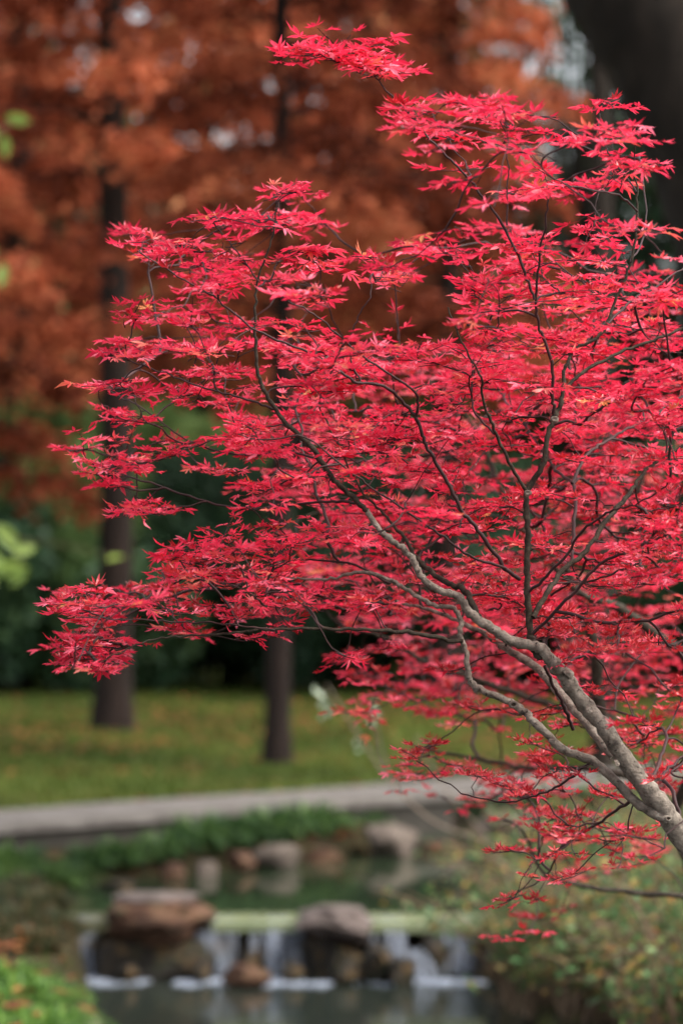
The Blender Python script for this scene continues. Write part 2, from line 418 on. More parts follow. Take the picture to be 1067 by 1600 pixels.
t = link('top_slab', rock_mesh('top_slab', (wd * .9, .42, .10), 18, M['rock_top'], .8, .12), e); t.location = Vector(P(520, 1422, 19.98) - L)
rock('boulder', 770, 880, 1402, 1470, 19.9, .5, 23, M['rock_top'], 'pinkish boulder at the right end of the weir')
rock('boulder', 770, 860, 1450, 1530, 19.8, .5, 26, M['rock_a'], 'rusty brown rock below the right end of the weir', flat=.5)
rock('stone', 342, 418, 1503, 1532, 19.55, .22, 31, M['rock_a'], 'small rusty stone in the pool between the two waterfalls', flat=.3)
rock('stone', 560, 612, 1470, 1530, 19.7, .25, 33, M['rock_wet'], 'wet dark stone under the stepped cascade', flat=.5)
rock('stone', 606, 650, 1492, 1530, 19.6, .22, 35, M['rock_wet'], 'small wet stone at the foot of the stepped cascade', flat=.5)
rock('stone', 655, 700, 1462, 1526, 19.9, .25, 36, M['rock_wet'], 'dark upright stone right of the stepped cascade', flat=.4)
rock('stone', 60, 130, 1440, 1500, 20.0, .4, 37, M['rock_wet'], 'dark mossy stone at the left end of the weir', flat=.5)
rock('stone', 100, 165, 1583, 1625, 15.0, .2, 38, M['rock_pale'], 'pale stone at the edge of the bright grass bank', flat=.5)
for k, (a, b, c_, e_, dd) in enumerate(((300, 335, 1494, 1528, 19.72), (372, 402, 1478, 1526, 19.85), (440, 476, 1496, 1530, 19.72), (742, 776, 1488, 1530, 19.75), (180, 222, 1500, 1534, 19.7), (520, 566, 1500, 1532, 19.65))):
    rock('stone', a, b, c_, e_, dd, .16, 70 + k, M['rock_wet'], 'small dark wet stone ' + ['below the waterfall right of the wide boulder', 'between the two main waterfalls', 'at the right edge of the broad waterfall', 'at the right end of the foam', 'in front of the wide weir boulder', 'in front of the middle weir boulder'][k], flat=.3)
# far bank rocks
rock('stone', 392, 475, 1312, 1352, 23.35, .3, 51, M['rock_pale'], 'pale flat stone on the far waterline under the grass tufts', flat=.7)
rock('stone', 304, 340, 1344, 1374, 22.7, .18, 52, M['rock_pale'], 'small whitish stone on the far waterline', flat=.4)
rock('boulder', 560, 655, 1285, 1335, 24.2, .4, 53, M['rock_pale'], 'tan boulder on the far bank left of the path opening', flat=.5)
rock('boulder', 720, 840, 1262, 1330, 24.6, .5, 54, M['rock_pale'], 'broad pale boulder in front of the opening under the path', flat=.5)
rock('stone', 470, 545, 1322, 1350, 23.75, .22, 61, M['rock_a'], 'low rusty stone between the pale flat stone and the tan boulder', flat=.6)
rock('stone', 650, 725, 1312, 1336, 24.5, .22, 62, M['rock_a'], 'low brown stone left of the broad pale boulder', flat=.6)
rock('stone', 355, 400, 1325, 1352, 23.1, .2, 55, M['rock_a'], 'rusty stone beside the pale flat stone', flat=.5)
rock('stone', 245, 290, 1345, 1378, 22.5, .2, 56, M['rock_a'], 'rusty brown stone between two grass tufts on the far bank', flat=.5)
rock('stone', 150, 215, 1372, 1402, 21.9, .25, 59, M['rock_wet'], 'dark stone at the left corner of the upper pool', flat=.6)

# ------------------------------------------------------------------ falling water and foam
def waterfall(px0, px1, d, label, ztop=.30, zbot=.01, n=26, throw=.16, drift=0.0, seed=0):
    r = np.random.RandomState(seed); mb = MB()
    for k in range(n):
        x = ((r.uniform(px0, px1)) - 533.5) / FPX * d
        t = np.linspace(0, 1, 9)
        th = throw * r.uniform(.7, 1.2)
        pth_ = np.stack([x + drift * t + .012 * np.sin(t * 5 + r.uniform(0, 6)), d + .1 - th * np.sqrt(t + .02), ztop - (ztop - zbot) * t ** 1.5], -1)
        V, F = tube(pth_, r.uniform(.004, .012) * (1 + .6 * t), 5, flat=.5)
        mb.add(V, F)
    o = link('waterfall', mb.mesh('waterfall', M['fall'], True)); return tag(o, label, 'waterfall')
waterfall(120, 150, 20.0, 'narrow white waterfall at the far left of the weir', seed=1, n=9)
waterfall(302, 368, 20.0, 'white waterfall just right of the wide brown boulder', seed=2, n=17)
waterfall(392, 472, 20.0, 'broad white waterfall left of the middle boulder', seed=3, n=19, drift=.02)
waterfall(578, 625, 20.0, 'cascade spilling onto the wet stones right of the middle boulder', zbot=.15, seed=4, n=15, drift=.03)
waterfall(600, 655, 19.75, 'lower step of the cascade running down to the foam', ztop=.16, seed=5, n=16, drift=.10)
waterfall(690, 742, 20.0, 'thin veil of falling water near the right end of the weir', seed=6, n=8)
def foam(segs, seed):
    r = np.random.RandomState(seed); mb = MB()
    import bmesh
    bm = bmesh.new(); bmesh.ops.create_icosphere(bm, subdivisions=1, radius=1)
    IV = np.array([v.co[:] for v in bm.verts]); IF = np.array([[v.index for v in f.verts] for f in bm.faces]); bm.free()
    for (a, b, d0, d1, n) in segs:
        for k in range(n * 2):
            d = r.uniform(d0, d1); px = r.uniform(a, b); x = (px - 533.5) / FPX * d
            s = r.uniform(.005, .022); d += .07 * math.sin(px * .06) * r.rand()
            mb.add(IV * np.array([s * 1.6, s * 1.4, s * .45]) + np.array([x, d, .004]), IF)
    return mb
o = link('foam', foam([(122, 175, 19.6, 19.9, 50), (150, 230, 19.6, 19.75, 26), (275, 345, 19.6, 19.8, 60), (400, 470, 19.55, 19.85, 110), (460, 515, 19.6, 19.7, 30), (636, 700, 19.6, 19.85, 80), (690, 756, 19.65, 19.8, 40), (540, 650, 19.6, 19.75, 24)], 4).mesh('foam', M['foam'], True))
tag(o, 'white foam on the lower pool at the foot of the weir', 'foam', kind='stuff')

# ------------------------------------------------------------------ grass tufts
def tuft_mesh(name, mat, n=230, L=.34, spread=.16, seed=0, wdt=.009):
    r = np.random.RandomState(seed)
    ang = r.uniform(0, 2 * np.pi, n); ln = L * r.uniform(.6, 1.15, n); rad0 = spread * np.sqrt(r.uniform(0, 1, n)) * .5
    lean = r.uniform(.15, 1.0, n)
    t = np.array([0, .3, .6, .85, 1.0])
    out = ln[:, None] * lean[:, None] * (t ** 1.4)[None] * .9
    z = ln[:, None] * (t[None] - (.25 + .65 * lean[:, None]) * (t ** 2.4)[None])
    cx = np.cos(ang)[:, None] * (rad0[:, None] + out); cyy = np.sin(ang)[:, None] * (rad0[:, None] + out)
    wv = wdt * np.array([1, 1, .85, .5, .08])
    side = np.stack([-np.sin(ang), np.cos(ang)], -1)
    Lp = np.stack([cx - side[:, :1] * wv, cyy - side[:, 1:] * wv, z], -1)
    Rp = np.stack([cx + side[:, :1] * wv, cyy + side[:, 1:] * wv, z], -1)
    V = np.stack([Lp, Rp], 2).reshape(-1, 3)
    base = (np.arange(n) * 10)[:, None]; k = np.arange(4)[None] * 2
    F = np.stack([base + k, base + k + 1, base + k + 3, base + k + 2], -1).reshape(-1, 4)
    tint = np.repeat(np.clip(r.uniform(.0, 1, n), 0, 1), 10)
    return mesh(name, V, [F], mat, False, tint)
TF = [tuft_mesh('tuft_blades', M['grass'], 560, .30, .26, s, .007) for s in (1, 2, 3)]
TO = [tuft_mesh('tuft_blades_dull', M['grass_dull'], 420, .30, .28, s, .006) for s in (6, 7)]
TB = [tuft_mesh('tuft_blades_bright', M['grass_bright'], 330, .30, .26, s, .007) for s in (4, 5)]
def tuft(px, py_base, d, sc, meshes, label, group):
    p = P(px, py_base, d); o = link('grass_tuft', meshes[R.randint(len(meshes))])
    o.location = (p[0], p[1], float(hgt(p[0], p[1])) - .01); o.rotation_euler = (0, 0, R.uniform(0, 6.28)); o.scale = (sc, sc, sc * R.uniform(.85, 1.1))
    return tag(o, label, 'grass tuft', group)
G1 = 'grass tufts along the far waterline'
TL = ['tuft at the far left end of the far bank', 'tuft second from the left on the far bank', 'tuft above the dark stone at the corner of the upper pool', 'tuft just right of the corner stone of the upper pool',
      'round tuft left of the rusty stone on the far bank', 'broad tuft over the small whitish stone', 'tall tuft between the whitish stone and the pale flat stone', 'tuft just behind the pale flat stone', 'tuft above the right end of the pale flat stone',
      'tuft left of the tan boulder', 'tuft right of the tan boulder', 'tuft left of the broad pale boulder', 'low tuft against the path left of the tan boulder', 'tuft cut by the left edge of the photo on the far bank']
for (px, d, sc), lb in zip(((30, 21.8, 1.05), (84, 22.0, 1.05), (140, 22.4, .8), (190, 22.6, .95), (252, 22.95, .9), (312, 23.35, 1.1), (362, 23.6, 1.15), (425, 24.0, 1.1), (482, 24.4, 1.15), (528, 24.7, .6), (655, 25.2, 1.0), (702, 25.4, 1.0), (585, 25.0, .55), (-20, 21.6, 1.1)), TL):
    tuft(px, 0, d, sc, TF, 'dark green grass ' + lb, G1)
TL2 = ['at the frame edge in the back', 'left of centre in the back row', 'in the middle of the back row', 'nearest the left end of the weir', 'standing highest behind the others', 'in front by the frame edge', 'smallest one in front', 'mostly cut off by the frame edge', 'behind the mound near the edge', 'in the middle behind the mound', 'beside the dark mossy stone', 'right behind the bright mound', 'between mound and left waterfall', 'half hidden behind the mound', 'touching the top of the mound', 'just outside the frame']
G2 = 'dull grass tufts on the left bank behind the weir'
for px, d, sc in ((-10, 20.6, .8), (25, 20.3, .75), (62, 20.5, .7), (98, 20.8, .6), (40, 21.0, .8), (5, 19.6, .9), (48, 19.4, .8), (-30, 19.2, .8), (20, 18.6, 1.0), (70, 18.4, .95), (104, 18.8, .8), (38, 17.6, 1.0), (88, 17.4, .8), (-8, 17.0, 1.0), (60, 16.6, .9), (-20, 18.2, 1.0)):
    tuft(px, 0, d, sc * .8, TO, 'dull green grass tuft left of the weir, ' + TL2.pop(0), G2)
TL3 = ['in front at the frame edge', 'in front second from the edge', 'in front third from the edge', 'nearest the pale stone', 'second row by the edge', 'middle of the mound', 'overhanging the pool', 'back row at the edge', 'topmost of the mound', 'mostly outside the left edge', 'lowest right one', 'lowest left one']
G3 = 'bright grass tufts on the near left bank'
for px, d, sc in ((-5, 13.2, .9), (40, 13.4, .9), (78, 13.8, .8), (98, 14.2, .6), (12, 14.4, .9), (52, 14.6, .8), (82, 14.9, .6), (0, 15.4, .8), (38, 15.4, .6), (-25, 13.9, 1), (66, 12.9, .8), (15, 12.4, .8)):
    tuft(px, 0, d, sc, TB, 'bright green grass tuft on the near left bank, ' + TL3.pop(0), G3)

# ------------------------------------------------------------------ lawn blades and litter
def scatter_blades(n, fx, fy, h, wd, mat, name, label, seed, cond):
    r = np.random.RandomState(seed); x = fx(r, n); y = fy(r, n); m = cond(x, y); x, y = x[m], y[m]; n = len(x)
    z = hgt(x, y); a = r.uniform(0, 6.28, n); hh = h * r.uniform(.5, 1.3, n); lx, ly = r.randn(2, n) * .4 * hh
    V = np.empty((n, 3, 3)); V[:, 0] = np.stack([x - np.cos(a) * wd, y - np.sin(a) * wd, z - .005], -1)
    V[:, 1] = np.stack([x + np.cos(a) * wd, y + np.sin(a) * wd, z - .005], -1); V[:, 2] = np.stack([x + lx, y + ly, z + hh], -1)
    tn = np.clip(.5 + .28 * hnoise(x, y, .7, 21) + r.uniform(-.25, .25, n), 0, 1)
    o = link(name, mesh(name, V.reshape(-1, 3), [np.arange(3 * n).reshape(-1, 3)], mat, False, np.repeat(tn, 3)))
    return tag(o, label, 'grass', kind='stuff')
pathd = lambda x, y: (x - PC[0]) * PN[0] + (y - PC[1]) * PN[1]
scatter_blades(110000, lambda r, n: r.uniform(-5.5, 6.0, n), lambda r, n: r.uniform(24, 48, n), .05, .012, M['lawn_blade'], 'lawn_grass',
               'short green lawn rising beyond the pale path', 5, lambda x, y: pathd(x, y) > .72)
scatter_blades(9000, lambda r, n: r.uniform(-4, 4, n), lambda r, n: r.uniform(12, 26, n), .07, .006, M['lawn_blade'], 'bank_grass',
               'sparse low grass on the stream banks', 6, lambda x, y: (hgt(x, y) > .30) & (y < 20.3))
def litter(n, seed, cond, x0, x1, y0, y1, name, label, s=.03):
    r = np.random.RandomState(seed); x = r.uniform(x0, x1, n); y = r.uniform(y0, y1, n); m = cond(x, y, r); x, y = x[m], y[m]; n = len(x)
    z = hgt(x, y) + .012; a = r.uniform(0, 6.28, n); ss = s * r.uniform(.6, 1.4, n)
    V = np.empty((n, 4, 3))
    for k, (u, v) in enumerate(((-1, 0), (0, -.6), (1, 0), (0, .6))):
        V[:, k] = np.stack([x + ss * (u * np.cos(a) - v * np.sin(a)), y + ss * (u * np.sin(a) + v * np.cos(a)), z + ss * r.uniform(-.1, .7, n)], -1)
    o = link(name, mesh(name, V.reshape(-1, 3), [np.arange(4 * n).reshape(-1, 4)], M['litter'], False, np.repeat(r.uniform(0, 1, n), 4)))
    return tag(o, label, 'fallen leaves', kind='stuff')
litter(26000, 8, lambda x, y, r: (pathd(x, y) > .72) & (hnoise(x, y, .5, 30) + r.uniform(-.9, .9, len(x)) > .55), -5.5, 6, 24, 48, 'fallen_leaves', 'rusty needles and leaves scattered over the lawn', .04)
litter(5200, 9, lambda x, y, r: (hgt(x, y) > .27) & (pathd(x, y) < -.72) & (y > 20.9), -3, 3.5, 20.9, 26, 'bank_litter', 'rusty fallen leaves on the stream banks', .035)
litter(170, 10, lambda x, y, r: (x < -.85) & (y < 16.2), -2, -.8, 12, 16.2, 'leaves_on_grass', 'orange fallen leaves caught in the bright grass tufts', .035).location = (0, 0, .16)

litter(420, 12, lambda x, y, r: (pathd(x, y) < .5) & (pathd(x, y) > -.34) & (r.rand(len(x)) < .8), -4, 3, 20, 29, 'leaves_on_path', 'few fallen leaves lying on the pale path', .035).location = (0, 0, .095)

# ------------------------------------------------------------------ generic crowns
def quads(C, size, r, tint, asp=.5, horiz=0.0):
    n = len(C); u = r.randn(n, 3); u[:, 2] *= (1 - horiz); u /= np.linalg.norm(u, axis=1)[:, None] + 1e-9
    v = r.randn(n, 3); v[:, 2] *= (1 - horiz); v -= u * np.sum(u * v, 1)[:, None]; v /= np.linalg.norm(v, axis=1)[:, None] + 1e-9
    s = (size * r.uniform(.6, 1.4, n))[:, None]
    V = np.stack([C - u * s, C - v * s * asp, C + u * s, C + v * s * asp], 1)
    return V.reshape(-1, 3), np.arange(4 * n).reshape(-1, 4), np.repeat(tint, 4)

def limb_set(r, n, z0, z1, r0, r1, droop, rise=.1):
    L = []
    for k in range(n):
        t = (k + r.uniform(0, 1)) / n; z = z0 + (z1 - z0) * t; ang = k * 2.4 + r.uniform(-.5, .5)
        ln = (r0 + (r1 - r0) * t) * r.uniform(.65, 1.15)
        s = np.linspace(0, 1, 6)
        L.append((np.stack([np.cos(ang) * ln * s, np.sin(ang) * ln * s, z + ln * (rise * s * 2 - droop * s ** 2) + 0 * s], -1), ln))
    return L

def redwood_parts(seed, H=15, base=3.3, nl=80, per=330, tk=1.0):
    r = np.random.RandomState(seed); limbs = limb_set(r, nl, base, H - .5, 2.3, .35, .32, .12)
    bm_ = MB(); Cs = []; Ts = []
    for pth_, ln in limbs:
        V, F = tube(catmull(pth_, 2), np.linspace(.035, .006, 11) * (.5 + ln / 3), 5); bm_.add(V, F)
        npr = int(per * (.3 + ln / 2.3) * (1 if pth_[0, 2] < 9 else .45)); t = r.uniform(.12, 1.05, npr) ** .8
        c = np.stack([np.interp(t, np.linspace(0, 1, 6), pth_[:, q]) for q in range(3)], -1)
        d = (pth_[-1] - pth_[0])[:2]; d = d / np.linalg.norm(d); nrm = np.array([-d[1], d[0]])
        lat = np.clip(r.randn(npr), -2.2, 2.2) * .26 * (1.15 - t * .6); m = np.sin(t * 23 + r.uniform(0, 6)) * .5 + .5
        c[:, :2] += nrm * (lat * (.6 + .8 * m))[:, None]; c[:, 2] += r.randn(npr) * .07 - np.abs(lat) * .35 - r.exponential(.06, npr)
        Cs.append(c); Ts.append(np.clip(r.uniform(.25, .75) + r.randn(npr) * .14, 0, 1))
    C = np.concatenate(Cs); T = np.concatenate(Ts)
    V, F, tt = quads(C, .08, r, T, .35, .3)
    zz = np.linspace(-.2, H, 24); rr = np.interp(zz, [-.2, 0, .4, 3, H], [.23, .20, .172, .155, .015])
    TV, TF_ = tube(np.stack([.03 * np.sin(zz * .7), .03 * np.cos(zz * .6), zz], -1), rr, 14, rough=.05)
    TV[:, :2] *= tk; ag = np.arctan2(TV[:, 1], TV[:, 0]); TV[:, :2] *= (1 + .11 * np.exp(-np.clip(TV[:, 2], 0, 9) * 3.5) * (1 + np.sin(ag * 5)) + .04 * np.sin(ag * 6 + TV[:, 2] * .4))[:, None]; tb = MB(); tb.add(TV, TF_)
    return tb.mesh('redwood_trunk', M['rbark'], True), bm_.mesh('redwood_limbs', M['rbark']), mesh('redwood_foliage', V, [F], M['redwood'], False, tt)

def tree_from(name, parts, loc, sc, rz, label, cat, group=None, sxy=1.0):
    e = empty(name, loc, label, cat, group, rz); e.scale = (sc * sxy, sc * sxy, sc)
    for nm, me in parts:
        o = link(nm, me, e)
        if nm in ('crown', 'foliage', 'limbs'): o['kind'] = 'stuff'
    return e
RW = [redwood_parts(3), redwood_parts(4, 14, 3.4, 76, 330), redwood_parts(5, 14, 4.0, 62, 300, tk=.68), redwood_parts(6, 15, 5.0, 70, 320, tk=.95), redwood_parts(7, 14, 2.2, 92, 360)]
def redwood(px, d, sc, rz, k, label, sxy=1.0, tk=1.0):
    x = (px - 533.5) / FPX * d; t, l, f = RW[k]
    tree_from('redwood_tree', (('trunk', t), ('limbs', l), ('crown', f)), (x, d, float(hgt(x, d)) - .02), sc, rz, label, 'redwood tree', 'rusty redwoods beyond the lawn', sxy)
redwood(178, 36.2, 1.02, .3, 3, 'rust coloured redwood with the thick trunk at the left of the lawn')
redwood(438, 31.0, .86, 1.5, 2, 'rust coloured redwood with slim trunk nearest the pale path')
redwood(25, 44.0, 1.05, 2.2, 0, 'rust coloured redwood whose trunk stands at the left edge behind the hedge')
redwood(470, 47.0, 1.1, 4.0, 1, 'rust coloured redwood with dark trunk showing high above the left maple spray')
redwood(700, 43.0, 1.0, 3.1, 1, 'rust coloured redwood behind the top of the red maple')
redwood(-235, 33.0, .92, 5.0, 4, 'rust coloured redwood reaching in from the left edge of the photo')
redwood(320, 53.0, 1.15, .9, 1, 'farther rust coloured redwood between the two lawn trunks')
redwood(600, 56.0, 1.2, 5.5, 0, 'farthest rust coloured redwood straight above the maple')
redwood(-60, 55.0, 1.2, 2.9, 1, 'far rust coloured redwood at the upper left corner')

def crown_parts(seed, kind, H, rad, trunk_r, n, size, mat, bark, base=.3, nc=46):
    r = np.random.RandomState(seed); Cs = []; Ts = []
    lm = MB(); cz = H * (base + 1) / 2; hz = H * (1 - base) / 2
    for k in range(nc):
        u = r.randn(3); u /= np.linalg.norm(u); q = r.uniform(.45, .95)
        c = np.array([u[0] * rad * q, u[1] * rad * q, cz + u[2] * hz * q]); cr = rad * r.uniform(.22, .38)
        s = np.linspace(0, 1, 7)[:, None]; st = np.array([0, 0, max(.1 * H, c[2] * .45)])
        V, F = tube(st * (1 - s) + c * s + np.array([0, 0, .1]) * np.sin(s * 3), np.linspace(trunk_r * .3, trunk_r * .06, 7), 5); lm.add(V, F)
        m = int(n / nc * (cr / (rad * .3)) ** 2); v = r.randn(m, 3); v /= np.linalg.norm(v, axis=1)[:, None]
        v *= (r.uniform(.25, 1.0, m) ** .5)[:, None]; Cs.append(c + v * cr * np.array([1.1, 1.1, .75])); Ts.append(np.clip(r.uniform(.2, .7) + r.randn(m) * .14 + v[:, 2] * .1, 0, 1))
    V, F, tt = quads(np.concatenate(Cs), size, r, np.concatenate(Ts), .55)
    zz = np.linspace(-.15, H * .75, 14); TV, TF_ = tube(np.stack([.05 * np.sin(zz), .04 * np.cos(zz * 1.3), zz], -1), np.interp(zz, [-.15, 0, .5, H * .75], [trunk_r * 1.5, trunk_r * 1.2, trunk_r, trunk_r * .2]), 10, rough=.05)
    tb = MB(); tb.add(TV, TF_)
    return [('trunk', tb.mesh(kind + '_trunk', bark, True)), ('limbs', lm.mesh(kind + '_limbs', bark)), ('crown', mesh(kind + '_crown', V, [F], mat, False, tt))]
EV = [crown_parts(21, 'evergreen', 3.0, 1.5, .09, 15000, .06, M['ever'], M['dbark'], .02), crown_parts(22, 'evergreen_b', 3.0, 1.5, .09, 15000, .06, M['ever'], M['dbark'], .02)]
BG = [crown_parts(23, 'broadleaf', 12, 3.2, .22, 16000, .13, M['green'], M['dbark'], .16, 60), crown_parts(24, 'broadleaf_b', 12, 3.2, .22, 16000, .13, M['green'], M['dbark'], .16, 60)]
BG_LIT = [crown_parts(27, 'broadleaf_lit', 12, 3.2, .22, 14000, .13, M['green_lit'], M['dbark'], .16, 60)]
DK = [crown_parts(25, 'dark_evergreen', 13, 3.0, .22, 17000, .13, M['ever'], M['dbark'], .10, 64)]
SP = [crown_parts(26, 'sparse_tree', 12, 2.6, .12, 2600, .12, M['ever'], M['dbark'], .25, 60)]
for px, d in ((905, 48), (800, 60)):
    x = (px - 533.5) / FPX * d
    tree_from('sparse_tree', SP[0], (x, d, float(hgt(x, d)) - .05), 1.0, px, 'thin leaved dark tree with sky showing through, ' + ('left of the big leaning trunk' if px > 850 else 'behind the right-hand redwood'), 'tree')
HL = ['mostly beyond the left edge', 'left of the thick redwood trunk', 'directly behind the thick redwood trunk', 'just right of the thick redwood trunk', 'left of the slim redwood trunk', 'just right of the slim redwood trunk', 'behind the pale hanging leaves', 'behind the lower middle of the maple', 'behind the maple fork', 'behind the maple trunk', 'at the right edge behind the maple', 'beyond the right edge']
def hedge(px, d, sc, k, label):
    x = (px - 533.5) / FPX * d
    tree_from('evergreen_shrub', EV[k], (x, d, float(hgt(x, d)) - .05), sc, px * .37, label, 'shrub', 'dark evergreen shrubs behind the lawn')
for k, (px, d, sc) in enumerate(((-60, 44, 1.0), (80, 45.5, .95), (150, 43.8, .85), (250, 45, .95), (360, 46.5, 1.05), (470, 44.8, .9), (590, 45.5, 1.0), (700, 44.5, .9), (820, 46, 1.0), (930, 45, .95), (1060, 44, 1.05), (1180, 45, 1.1))):
    hedge(px, d, sc, k % 2, 'dark evergreen shrub behind the lawn, ' + HL[k])
BL = ['small bright one under the left redwood crown', 'lit-coloured one right of the thick redwood trunk', 'pale patch below the left redwood crown', 'behind the slim redwood trunk', 'between the two lawn redwoods', 'behind the middle of the maple crown', 'farthest one behind the maple', 'beyond the upper left corner', 'right of the redwoods behind the maple']
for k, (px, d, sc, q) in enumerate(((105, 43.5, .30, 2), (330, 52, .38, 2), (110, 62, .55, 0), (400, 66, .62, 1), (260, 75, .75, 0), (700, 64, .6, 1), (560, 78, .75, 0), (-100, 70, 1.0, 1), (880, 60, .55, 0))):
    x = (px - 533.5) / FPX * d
    tree_from('broadleaf_tree', (BG + BG_LIT)[q], (x, d, float(hgt(x, d)) - .05), sc, px * .3, 'mid green broadleaf tree in the distance, ' + BL[k], 'tree', 'green trees far behind')
DL = ['left of the big leaning trunk', 'behind the big leaning trunk', 'under the sky gaps at the right', 'behind the thick redwood trunk', 'at the left edge', 'in the middle distance behind the maple top', 'outside the right edge', 'farthest one behind the maple', 'far back between the lawn redwoods', 'farthest one at the left']
for k, (px, d, sc) in enumerate(((985, 56, .50), (1460, 46, 1.0), (820, 72, .5), (190, 70, .85), (0, 64, .9), (480, 68, .62), (1250, 55, 1.0), (660, 88, .75), (340, 90, .8), (60, 92, 1.0))):
    x = (px - 533.5) / FPX * d
    tree_from('evergreen_tree', DK[0], (x, d, float(hgt(x, d)) - .05), sc, px * .3, 'dark evergreen tree in the wood behind, ' + DL[k], 'tree', 'dark evergreen trees far behind')

# big dark leaning trunk at upper right, and the grey trunk beside it
def free_trunk(name, pts, mat, label, cat='tree', sides=18, kids=None):
    p0 = P(*pts[0][:3]); e = empty(name, p0, label, cat)
    C = catmull([P(a, b, d) - p0 for a, b, d, w_ in pts], 8); rr = catmull([[w_ / FPX * d / 2, 0, 0] for a, b, d, w_ in pts], 8)[:, 0]
    V, F = tube(C, rr, sides, rough=.04); mb = MB(); mb.add(V, F); link('trunk', mb.mesh('trunk', mat, True), e); return e, p0
e, p0 = free_trunk('leaning_tree', [(1395, 1620, 21.12, 300), (1330, 1350, 20.96, 262), (1255, 900, 20.80, 250), (1190, 500, 20.80, 240), (1140, 270, 20.80, 232), (1060, 80, 20.80, 236), (985, -60, 20.80, 240), (930, -220, 20.80, 215), (860, -520, 20.80, 190), (800, -1100, 20.80, 130)], M['dbark'],
                   'large dark trunk leaning across the upper right corner')
mb = MB()
for (pts) in ([(1120, 230, 20.80, 90), (1130, 60, 20.96, 84), (1150, -120, 21.12, 70), (1190, -500, 21.28, 50)], [(930, -220, 20.80, 110), (1010, -500, 21.28, 80), (1100, -900, 21.60, 50)]):
    C = catmull([P(a, b, d) - p0 for a, b, d, w_ in pts], 6); rr = catmull([[w_ / FPX * d / 2, 0, 0] for a, b, d, w_ in pts], 6)[:, 0]
    V, F = tube(C, rr, 12, rough=.04); lb = MB(); lb.add(V, F); link('limb', lb.mesh('limb', M['dbark'], True), e)
r = np.random.RandomState(5)
top = P(950, -900, 21.2) - p0; C = top + r.randn(9000, 3) * np.array([2.0, 2.0, .8]); V, F, tt = quads(C, .05, r, r.uniform(0, 1, 9000), .5)
link('crown', mesh('leaning_crown', V, [F], M['ever'], False, tt), e)['kind'] = 'stuff'
e, p0 = free_trunk('grey_trunked_tree', [(942, 1200, 29, 46), (938, 800, 29, 40), (940, 400, 29, 36), (936, 0, 29, 34), (930, -700, 29, 24)], M['dbark'], 'slim grey trunked tree standing between redwoods and the big dark trunk', sides=10)
r = np.random.RandomState(6); top = P(930, -620, 29) - p0; C = top + r.randn(7000, 3) * np.array([.9, .9, .7]); V, F, tt = quads(C, .07, r, r.uniform(0, 1, 7000), .5)
link('crown', mesh('grey_tree_crown', V, [F], M['green'], False, tt), e)['kind'] = 'stuff'

# ------------------------------------------------------------------ maple leaves
def leaf_variant(r, dry=False):
    """palmate leaf in the XY plane, stalk joins at the origin, middle lobe along +X; unit middle-lobe length"""
    angs = [0, 40, -40, 78, -78, 122, -122]; lens = [1, .93, .93, .74, .74, .40, .40]
    V = [(0, 0, 0)]; F = []
    cup = r.uniform(-.10, .30); dr = r.uniform(-.05, .40); tip = r.uniform(.4, 1.5); wfac = r.uniform(.8, 1.1)
    if dry: cup += .45; dr += .25; tip += .9; wfac *= .95
    for a, l in zip(angs, lens):
        a = math.radians(a + r.uniform(-7, 7)); l *= r.uniform(.88, 1.08)
        ca, sa = math.cos(a), math.sin(a); tw = r.uniform(-.25, .25) * (2 if dry else 1); bend = r.uniform(-.2, .2); dl = dr + r.uniform(-.3, .3); fo = r.uniform(.3, 1.2)
        def pt(t, s):
            x, y = l * t, s + bend * t * t * l
            rr = t * l
            z = cup * rr - dl * rr * rr + tip * max(0, t - .68) ** 1.5 * l + abs(s) * fo + s * tw * 4 * t
            return (x * ca - y * sa, x * sa + y * ca, z)
        w1, w2 = .100 * wfac * l, .122 * wfac * l
        b = len(V)
        if l > .5:
            V += [pt(.33, w1), pt(.33, 0), pt(.33, -w1), pt(.62, w2), pt(.62, 0), pt(.62, -w2), pt(1, 0)]
            F += [(0, b + 1, b), (0, b + 2, b + 1), (b, b + 1, b + 4), (b, b + 4, b + 3), (b + 1, b + 2, b + 5), (b + 1, b + 5, b + 4), (b + 3, b + 4, b + 6), (b + 4, b + 5, b + 6)]
        else:
            V += [pt(.5, w2), pt(.5, 0), pt(.5, -w2), pt(1, 0)]
            F += [(0, b + 1, b), (0, b + 2, b + 1), (b, b + 1, b + 3), (b + 1, b + 2, b + 3)]
    V = np.array(V)
    # petiole
    p = np.array([[0, 0, 0], [-.25, .01, -.03], [-.55, 0, -.10]]); PV, PF = tube(p, [.012, .012, .014], 3)
    F = np.array(F); PF3 = np.concatenate([PF[:, [0, 1, 2]], PF[:, [0, 2, 3]]]) + len(V)
    return np.vstack([V, PV]), np.vstack([F, PF3]), np.concatenate([np.zeros(len(V)), np.full(len(PV), -.25)])
LV = [leaf_variant(np.random.RandomState(100 + k)) for k in range(16)]
LD = [leaf_variant(np.random.RandomState(200 + k), True) for k in range(10)]

